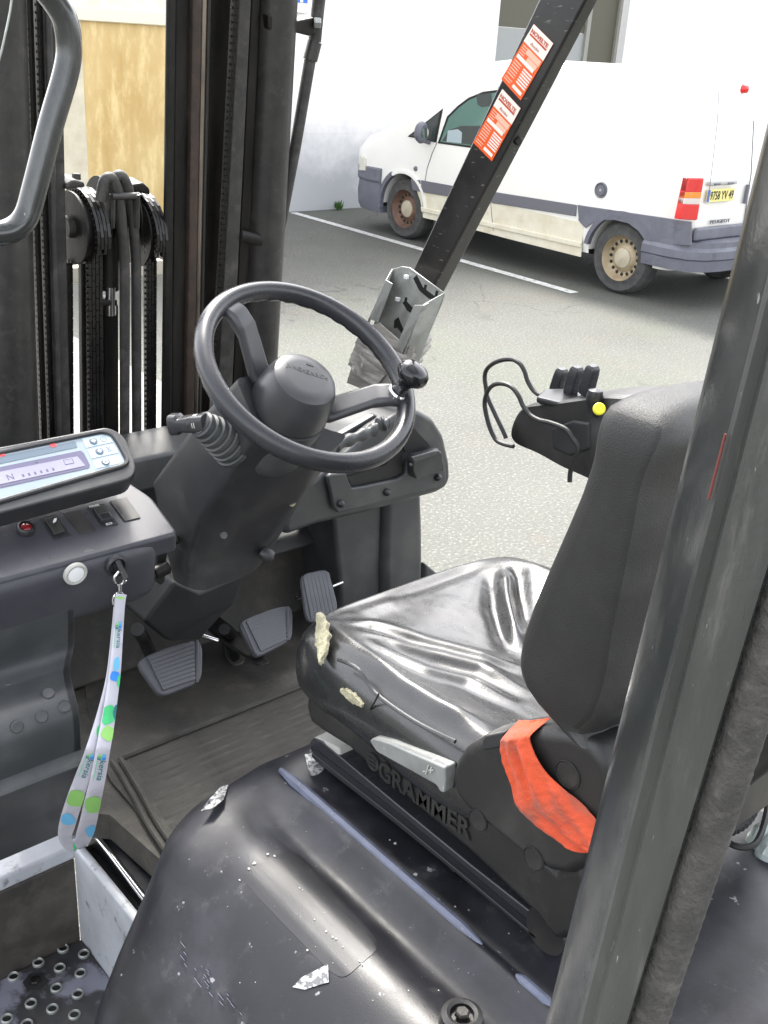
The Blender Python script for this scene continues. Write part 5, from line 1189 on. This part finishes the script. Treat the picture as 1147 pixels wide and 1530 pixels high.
obj('sheave_bolt', disc(mq(114, 264, .04), V((0, 0, 1)), .008, .012, 6, .001), m_mcyl, FK)
obj('carriage_bar', box2((mq(98, 424, .35).x, mq(98, 424, .35).y, mq(98, 424, .35).z), (mq(244, 424, .35).x, mq(98, 424, .35).y+.03, mq(98, 424, .35).z+.035)), mat('pale carriage bar', (.62, .58, .48), .5), FK, bevel=.003)
# main right upright
strip('mast_channel', 251, 264, 243, 256, m_chain, .0, .012); strip('mast_channel', 262, 290, 256, 284, m_steel, .014, .02)
strip('mast_channel', 289, 303, 278, 290, mat('rusty mast flange', (.055, .036, .028), .5, .2, col2=(.03, .024, .02), nscale=20, dirt=(.12, .08, .06), dscale=30, dmix=(.5, .75), damt=.5), .0, .03)
strip('slide_face', 303, 310.5, 290, 296, m_bright, .0, .05); strip('slide_face', 310.5, 316, 296, 300, m_mcyl, .004, .05)
strip('mast_channel', 316, 346, 300, 320, m_steel, .05, .03)
chainv('lift_chain', 351, 317, .013, -.012, y1=560)
strip('mast_channel', 357, 376, 320, 344, m_rubber, .0, .03); strip('mast_channel', 376, 390, 344, 362, m_steel, .02, .04)
cyl('lift_cylinder', 387, 439, 356, 402, m_mcyl, .03)
strip('thin_pipe', 437, 441, 401, 404, m_bright, .03, .01)
# hose on the outside
pl_h = [(481, -40), (474, 20), (470, 62), (463, 90), (440, 225), (420, 330), (409, 380), (399, 500), (393, 620)]
def hq(a_, b_): return mq(a_, b_, .02)
obj('outer_pipe', tube([hq(*p) for p in pl_h[3:]], .0125, 12), m_rubber, FK); obj('pipe_fitting', tube([hq(*p) for p in pl_h[2:4]], .0155, 12), m_mcyl, FK); obj('outer_pipe', tube([hq(*p) for p in pl_h[:3]], .0135, 12), m_rubber, FK)
obj('pipe_bracket', prism([mq(a_, b_, -.0) for a_, b_ in [(400, 22), (440, 32), (470, 26), (472, 50), (462, 54), (438, 48), (400, 44)]], -mn*.03), m_steel, FK, bevel=.003)
obj('bracket_bolt', disc(mq(474, 34, -.005), V((1, -.6, 0)), .011, .014, 6, .002), m_zinc, FK)
obj('pipe_band', tube([mq(360, 352, .0), mq(420, 366, -.0)], .012, 8, flat=.4), m_steel, FK)
# ---- left grab handle
hn = V((1, -.35, 0)).normalized()
hl = [(-60, 352), (-20, 350), (15, 345), (38, 325), (52, 280), (75, 190), (98, 110), (103, 70), (97, 30), (80, 0), (60, -25), (40, -60)]
plh = (at(50, 300, x=.60), V((0, -1, 0)))
obj('grab_handle', tube(catmull([at(a_, b_, pl=plh) for a_, b_ in hl], 7), .0165, 20), m_post, FK)
obj('thin_cable', tube(catmull([at(a_, b_, pl=(plh[0]+V((0, .05, 0)), plh[1])) for a_, b_ in [(22, -40), (16, 10), (8, 50), (0, 84), (-15, 130)]], 5), .0015, 6), m_zinc, FK)
# ---- rear post close to the camera
def pline(a_, b_, x): 
    p, q = at(*a_, x=x), at(*b_, x=x); return p+(p-q)*.25, q+(q-p)*.35
L0 = pline((815, 1530), (1147, 182), .600); L0c = pline((824, 1530), (1152, 200), .588)
L1 = pline((861, 1530), (1132, 470), .568); L1b = pline((868, 1530), (1140, 470), .563)
L1c = pline((884, 1530), (1158, 470), .566); L1d = pline((890, 1530), (1164, 470), .560)
L2 = pline((936, 1530), (1130, 900), .556); L2b = pline((945, 1530), (1139, 900), .572)
def prof2(k): return [L0[k], L0c[k], L1[k], L1b[k], L1c[k], L1d[k], L2[k], L2b[k], L2b[k]+V((.05, 0, 0)), L0[k]+V((.03, 0, 0))]
RP = obj('rear_post', loft([[L(a_, b_, t/12) for a_, b_ in zip(prof2(0), prof2(1))] for t in range(13)]), m_post, FK, smooth=True, ang=20, mats=[m_postw])
for p in RP.data.polygons:
    cen = p.center+WL[RP.name]
    if len(p.vertices) == 4 and abs(p.normal.x) > .5 and cen.x < .567: p.material_index = 1
F0 = pline((965, 1530), (1151, 960), .578)
ft = [L(F0[0], F0[1], t/160) for t in range(161)]
obj('seal_strip', tube(ft, [.0155+.0003*math.sin(i*1.9)+.0005*noise.noise(V((i*.7, 0, 0))) for i in range(161)], 14), m_foam, FK)
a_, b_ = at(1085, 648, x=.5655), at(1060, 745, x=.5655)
obj('red_streak', tube([a_-V((.001, 0, 0)), b_-V((.001, 0, 0))], .0010, 6), mat('dull red streak', (.16, .04, .035), .4), RP)  # thin dull red streak laid along the post face
# ---- rear right-hand corner of the picture: engine side panel, seal, loom
obj('rear_panel', prism([at(a_, b_, z=.93) for a_, b_ in [(1000, 1480), (1080, 1230), (1120, 1180), (1260, 1160), (1300, 1260), (1180, 1340), (1030, 1470)]], V((0, 0, -.03))), m_body, FK, bevel=.004)
obj('side_body', prism([at(a_, b_, z=.90) for a_, b_ in [(1020, 1500), (1160, 1372), (1300, 1270), (1500, 1600), (1100, 1750), (960, 1600)]], V((0, 0, -.25))), m_body, FK, bevel=.01)
sa, sb_ = at(1018, 1478, z=.935), at(1175, 1345, z=.935)
SL = obj('ribbed_seal', prism([sa+V((0, -.008, 0)), sb_+V((0, -.008, 0)), sb_+V((0, .012, .0)), sa+V((0, .012, 0))], V((0, 0, .010))), m_plastic, FK, bevel=.002)
n_ = 40; dq = (sb_-sa)
for i in range(n_):
    c = sa+dq*((i+.5)/n_)+V((0, .002, .0115)); obj('seal_rib', box(c, (dq.length/n_*.55, .014, .003), (dq.normalized(), dq.normalized().cross(Z3)*-1, Z3)), m_cowl, SL, smooth=False)
obj('body_edge', tube([sa+V((.0, -.02, .0)), sb_+V((0, -.02, 0))], .005, 8), m_cowl, FK)
def scr2(q, z, m, nm): return obj(nm, prism([at(a_, b_, z=z) for a_, b_ in q], V((0, 0, .001))), m, FK, smooth=False)
scr2([(1076, 1400), (1088, 1384), (1104, 1380), (1106, 1388), (1082, 1414)], .932, m_silver, 'worn_patch')
pk = at(1003, 1478, z=.95)
obj('seal_clip', tube([at(1003, 1470, z=.96), at(1014, 1482, z=.955), at(1010, 1500, z=.94), at(1014, 1530, z=.93)], .004, 8), m_zinc, FK)
# pale wall, bonnet and looms behind
obj('rear_bonnet', prism([at(a_, b_, x=.95) for a_, b_ in [(1060, 1010), (1190, 960), (1190, 1125), (1165, 1140), (1115, 1178), (1060, 1200)]], V((.3, 0, 0))), m_body, FK, bevel=.01)
obj('bonnet_support', prism([at(a_, b_, x=.96) for a_, b_ in [(1055, 1150), (1085, 1150), (1068, 1262), (1040, 1262)]], V((.28, 0, 0))), m_body, FK, bevel=.005)
obj('loom_tray', prism([at(a_, b_, z=.70) for a_, b_ in [(1070, 1260), (1100, 1180), (1260, 1100), (1300, 1250), (1100, 1300)]], V((0, 0, -.02))), mat('pale dusty tray', (.42, .38, .30), .7, col2=(.52, .48, .40), nscale=6), FK, smooth=False)
ch = catmull([at(a_, b_, z=1.02) for a_, b_ in [(1133, 1150), (1131, 1185), (1124, 1212), (1108, 1232), (1084, 1243), (1070, 1246)]], 8)
obj('corrugated_loom', tube(ch, [.0085 if i % 2 else .0068 for i in range(len(ch))], 12), m_black, FK, ang=10)
obj('black_cable', tube(catmull([at(a_, b_, z=1.03) for a_, b_ in [(1075, 1235), (1088, 1258), (1110, 1266), (1130, 1258), (1143, 1225), (1150, 1180), (1152, 1140)]], 6), .0045, 8), m_blk, FK)
# ---- overhead guard roof (above the picture, shades the cab)
for i in range(7):
    x = .72+.135*i; obj('roof_bar', box2((x, .35, 2.28), (x+.05, 1.20, 2.32)), m_post, FK, bevel=.004)
obj('roof_frame', box2((.58, .28, 2.26), (1.62, .35, 2.34)), m_post, FK, bevel=.006); obj('roof_frame', box2((.58, 1.20, 2.26), (1.62, 1.27, 2.34)), m_post, FK, bevel=.006)
obj('roof_frame', box2((.58, .352, 2.26), (.65, 1.198, 2.34)), m_post, FK, bevel=.006); obj('roof_frame', box2((1.55, .352, 2.26), (1.62, 1.198, 2.34)), m_post, FK, bevel=.006)

# ------------------------------------------------------------------ loose things
# orange cloth hung over the hinge cover
lft = [(748, 1089), (748, 1110), (752, 1135), (762, 1165), (768, 1198), (785, 1222), (820, 1248), (850, 1268), (880, 1276)]
rgt = [(796, 1086), (790, 1105), (802, 1130), (820, 1160), (840, 1180), (862, 1202), (884, 1224), (900, 1245), (906, 1262)]
L3 = catmull([at(a_, b_, x=.766) for a_, b_ in lft], 6); R3 = catmull([at(a_, b_, x=.766) for a_, b_ in rgt], 6)
def clf(u, v):
    i = u*(len(L3)-1); k = min(int(i), len(L3)-2); f_ = i-k
    p = L(L(L3[k], L3[k+1], f_), L(R3[k], R3[k+1], f_), v)
    p.x += -.005*math.sin(v*math.pi)-.003*math.sin(v*7.5+u*3.2+1)*smooth(u*2.5)-.002*math.sin(v*17+u*9)*smooth(u*3)-.003*noise.noise(V((u*6, v*5, 1)))-.001*noise.noise(V((u*25, v*14, 4)))
    p.x += .028*(1-smooth(u*9))
    return p
oc = obj('orange_cloth', solid(grid(clf, 110, 44), V((.0014, 0, 0))), m_orange, None, ang=80)
tag(oc, 'faded orange cloth strap draped over the black seat hinge cover', 'cloth')
# clear and green plastic bag
def bagf(u, v):
    c = at(1163, 1272, z=.96); th = u*6.2832; ph = v*math.pi
    r_ = .045*(1+.25*noise.noise(V((math.cos(th)*1.5, math.sin(th)*1.5, v*3)))+.12*noise.noise(V((math.cos(th)*5, math.sin(th)*5, v*8))))
    return c+V((r_*math.sin(ph)*math.cos(th)*1.2, r_*math.sin(ph)*math.sin(th), r_*math.cos(ph)))
m_bag = mat('crumpled film', (.42, .47, .46), .2, col2=(.06, .16, .13), nscale=12, nmix=(.45, .55), bump=.8, bscale=60, bdist=.004)
tag(obj('plastic_bag', grid(bagf, 40, 24), m_bag, None), 'crumpled clear and green plastic bag at the right edge beside the black cable', 'bag')
rc_ = at(1142, 1310, z=.95)
tag(obj('crimson_rag', grid(lambda u, v: rc_+V((.03*math.cos(u*6.28)*math.sin(v*3.14), .02*math.sin(u*6.28)*math.sin(v*3.14), .015*math.cos(v*3.14)+.004*noise.noise(V((u*6, v*6, 0))))), 20, 12), mat('crimson cloth', (.22, .03, .06), .6), None), 'small crimson rag tucked below the plastic bag at the right edge', 'rag')
# lanyard with key clip
LAN = thing('lanyard', at(178, 880, y=1.36), 'white lanyard with green and blue leaf print hanging from the ignition key', 'lanyard')
YK = [(860, 1.335), (940, 1.33), (1000, 1.30), (1060, 1.27), (1120, 1.235), (1180, 1.255), (1220, 1.31), (1265, 1.385), (1300, 1.39)]
def yl(py):
    for (a_, b_), (c_, d_) in zip(YK, YK[1:]):
        if a_ <= py <= c_: return L(b_, d_, smooth((py-a_)/(c_-a_))*.3+.7*(py-a_)/(c_-a_))
    return 1.335
def yl_old(py): return L(1.335, ct_.y-.045, smooth((py-880)/390)*.5+.5*(py-880)/390)
def lp(a_, b_, off=0): return at(a_, b_, y=yl(b_)-off)
# right strand: centre line and half width in photograph pixels
sR = [(181, 888, 8), (179, 905, 7.5), (176, 950, 7.5), (172, 1000, 8.5), (167, 1040, 9), (161, 1080, 10), (154, 1120, 10.5), (147, 1160, 11), (138, 1200, 12), (130, 1235, 12.5), (122, 1256, 11), (112, 1262, 7)]
sL = [(177, 892, 6), (173, 940, 6), (166, 1010, 7), (155, 1060, 8), (144, 1100, 9), (133, 1135, 10), (122, 1165, 11), (110, 1200, 12), (101, 1230, 12), (97, 1250, 10), (104, 1264, 8), (114, 1264, 6)]
def strand(pts, off, name):
    c3 = catmull([V(p) for p in pts], 8)
    P_ = []
    for i, p in enumerate(c3):
        t = (c3[min(i+1, len(c3)-1)]-c3[max(i-1, 0)]); t = V((t.x, t.y)).normalized(); n_ = V((-t.y, t.x))*-1
        P_.append((V((p.x, p.y))+n_*p.z, V((p.x, p.y))-n_*p.z))
    def f(u, v):
        i = u*(len(P_)-1); k = min(int(i), len(P_)-2); q = L(L(P_[k][0], P_[k+1][0], i-k), L(P_[k][1], P_[k+1][1], i-k), v)
        return lp(q.x, q.y, off+.0015*math.sin(u*9)+.001*math.sin(v*3.1))
    o_ = obj(name, solid(grid(f, 90, 4), V((0, .0012, 0))), m_white, LAN, ang=80)
    return o_, f
stL, fL = strand(sL, 0, 'strap'); stR, fR = strand(sR, .008, 'strap')
def onstrand(f, u, v, lift=.0008): return f(u, v)+V((0, -lift, 0))
def blob(f, u, v, su, sv, m, par, rot=0, nm='leaf_print', cut=False):
    q = []
    for k in range(20):
        t = 6.2832*k/20; a_, b_ = math.cos(t), math.sin(t)*(1-.35*abs(math.cos(t))); a2, b2 = a_*math.cos(rot)-b_*math.sin(rot), a_*math.sin(rot)+b_*math.cos(rot)
        q.append(onstrand(f, min(.995, max(.002, u+a2*su)), min(.99, max(.01, v+b2*sv))))
    c = sum(q, V())/len(q); g = ([c]+q, [(0, 1+k, 1+(k+1) % 20) for k in range(20)])
    return obj(nm, solid(g, V((0, -.0002, 0))), m, par, smooth=False)
def uof(pts, py):
    c3 = catmull([V(p) for p in pts], 8)
    for i in range(len(c3)-1):
        if c3[i].y <= py <= c3[i+1].y: return (i+(py-c3[i].y)/(c3[i+1].y-c3[i].y))/(len(c3)-1)
    return .98
uR = lambda y: uof(sR, y); uL = lambda y: uof(sL, y)
blob(fR, uR(992), .45, .022, .30, m_blue1, stR, .5); blob(fR, uR(1010), .5, .018, .45, m_blue2, stR, .9); blob(fR, uR(1016), .08, .022, .2, m_green2, stR)
blob(fR, uR(1068), .6, .036, .62, m_green2, stR, .4); blob(fR, uR(1095), .35, .026, .6, m_green1, stR, -.3); blob(fR, uR(1062), .05, .025, .25, m_teal, stR)
blob(fR, uR(1202), .45, .032, .6, m_green1, stR, .4); blob(fR, uR(1240), .2, .03, .4, m_blue1, stR); blob(fR, uR(893), .6, .012, .5, m_green1, stR)
blob(fL, uL(1090), .3, .03, .4, m_green2, stL); blob(fL, uL(1193), .5, .034, .7, m_green1, stL, .4); blob(fL, uL(1225), .6, .028, .55, m_blue1, stL); blob(fL, .97, .5, .022, .5, m_green2, stL)
def lword(f, uf, y0, y1, par):
    u0, u1 = uf(y0), uf(y1); W_ = 1.0
    def wp(x, y):
        return onstrand(f, L(u0, u1, x), .5+.0-(y-.27)*1.15*(-1)*-1 if False else .62-(y)*.62, .0012)
    text('word_print', 'kersia', V((0, 0, 0)), V((1, 0, 0)), Z3, 1.0, m_teal, par, warp=wp, fit=1.0, depth=0.0002)
    for du, v_, m in ((-.012, .35, m_green1), (-.016, .6, m_blue1), (-.008, .62, m_blue2), (-.006, .3, m_teal)): blob(f, u0+du, 1-v_, .007, .16, m, par, .8, 'emblem_print')
    obj('underline_print', prism([onstrand(f, u0, .80), onstrand(f, u1, .80), onstrand(f, u1, .83), onstrand(f, u0, .83)], V((0, -.0003, 0))), m_green2, par, smooth=False)
lword(fR, uR, 940, 968, stR); lword(fR, uR, 1136, 1166, stR); lword(fL, uL, 1134, 1162, stL)
# clip
rgc = at(178, 866, y=1.332)
obj('swivel_clip', tube(catmull([rgc+V((.000, 0, .014)), rgc+V((-.008, 0, .006)), rgc+V((-.007, 0, -.004)), rgc+V((0, 0, -.010)), rgc+V((.007, 0, -.003)), rgc+V((.008, 0, .006)), rgc+V((.003, 0, .012))], 5), .0022, 8), m_chrome, LAN)
obj('swivel_barrel', tube([rgc+V((0, 0, -.008)), rgc+V((.0, 0, -.024))], .0035, 10), m_chrome, LAN); obj('clip_tab', tube([rgc+V((.004, 0, -.008)), rgc+V((.012, 0, -.006))], .002, 8), m_chrome, LAN)
obj('split_ring', tube([rgc+V((.010*math.cos(t)-.003, 0, .013*math.sin(t)-.034)) for t in [6.2832*k/20 for k in range(21)]], .0014, 6, cap=False), m_chrome, LAN)
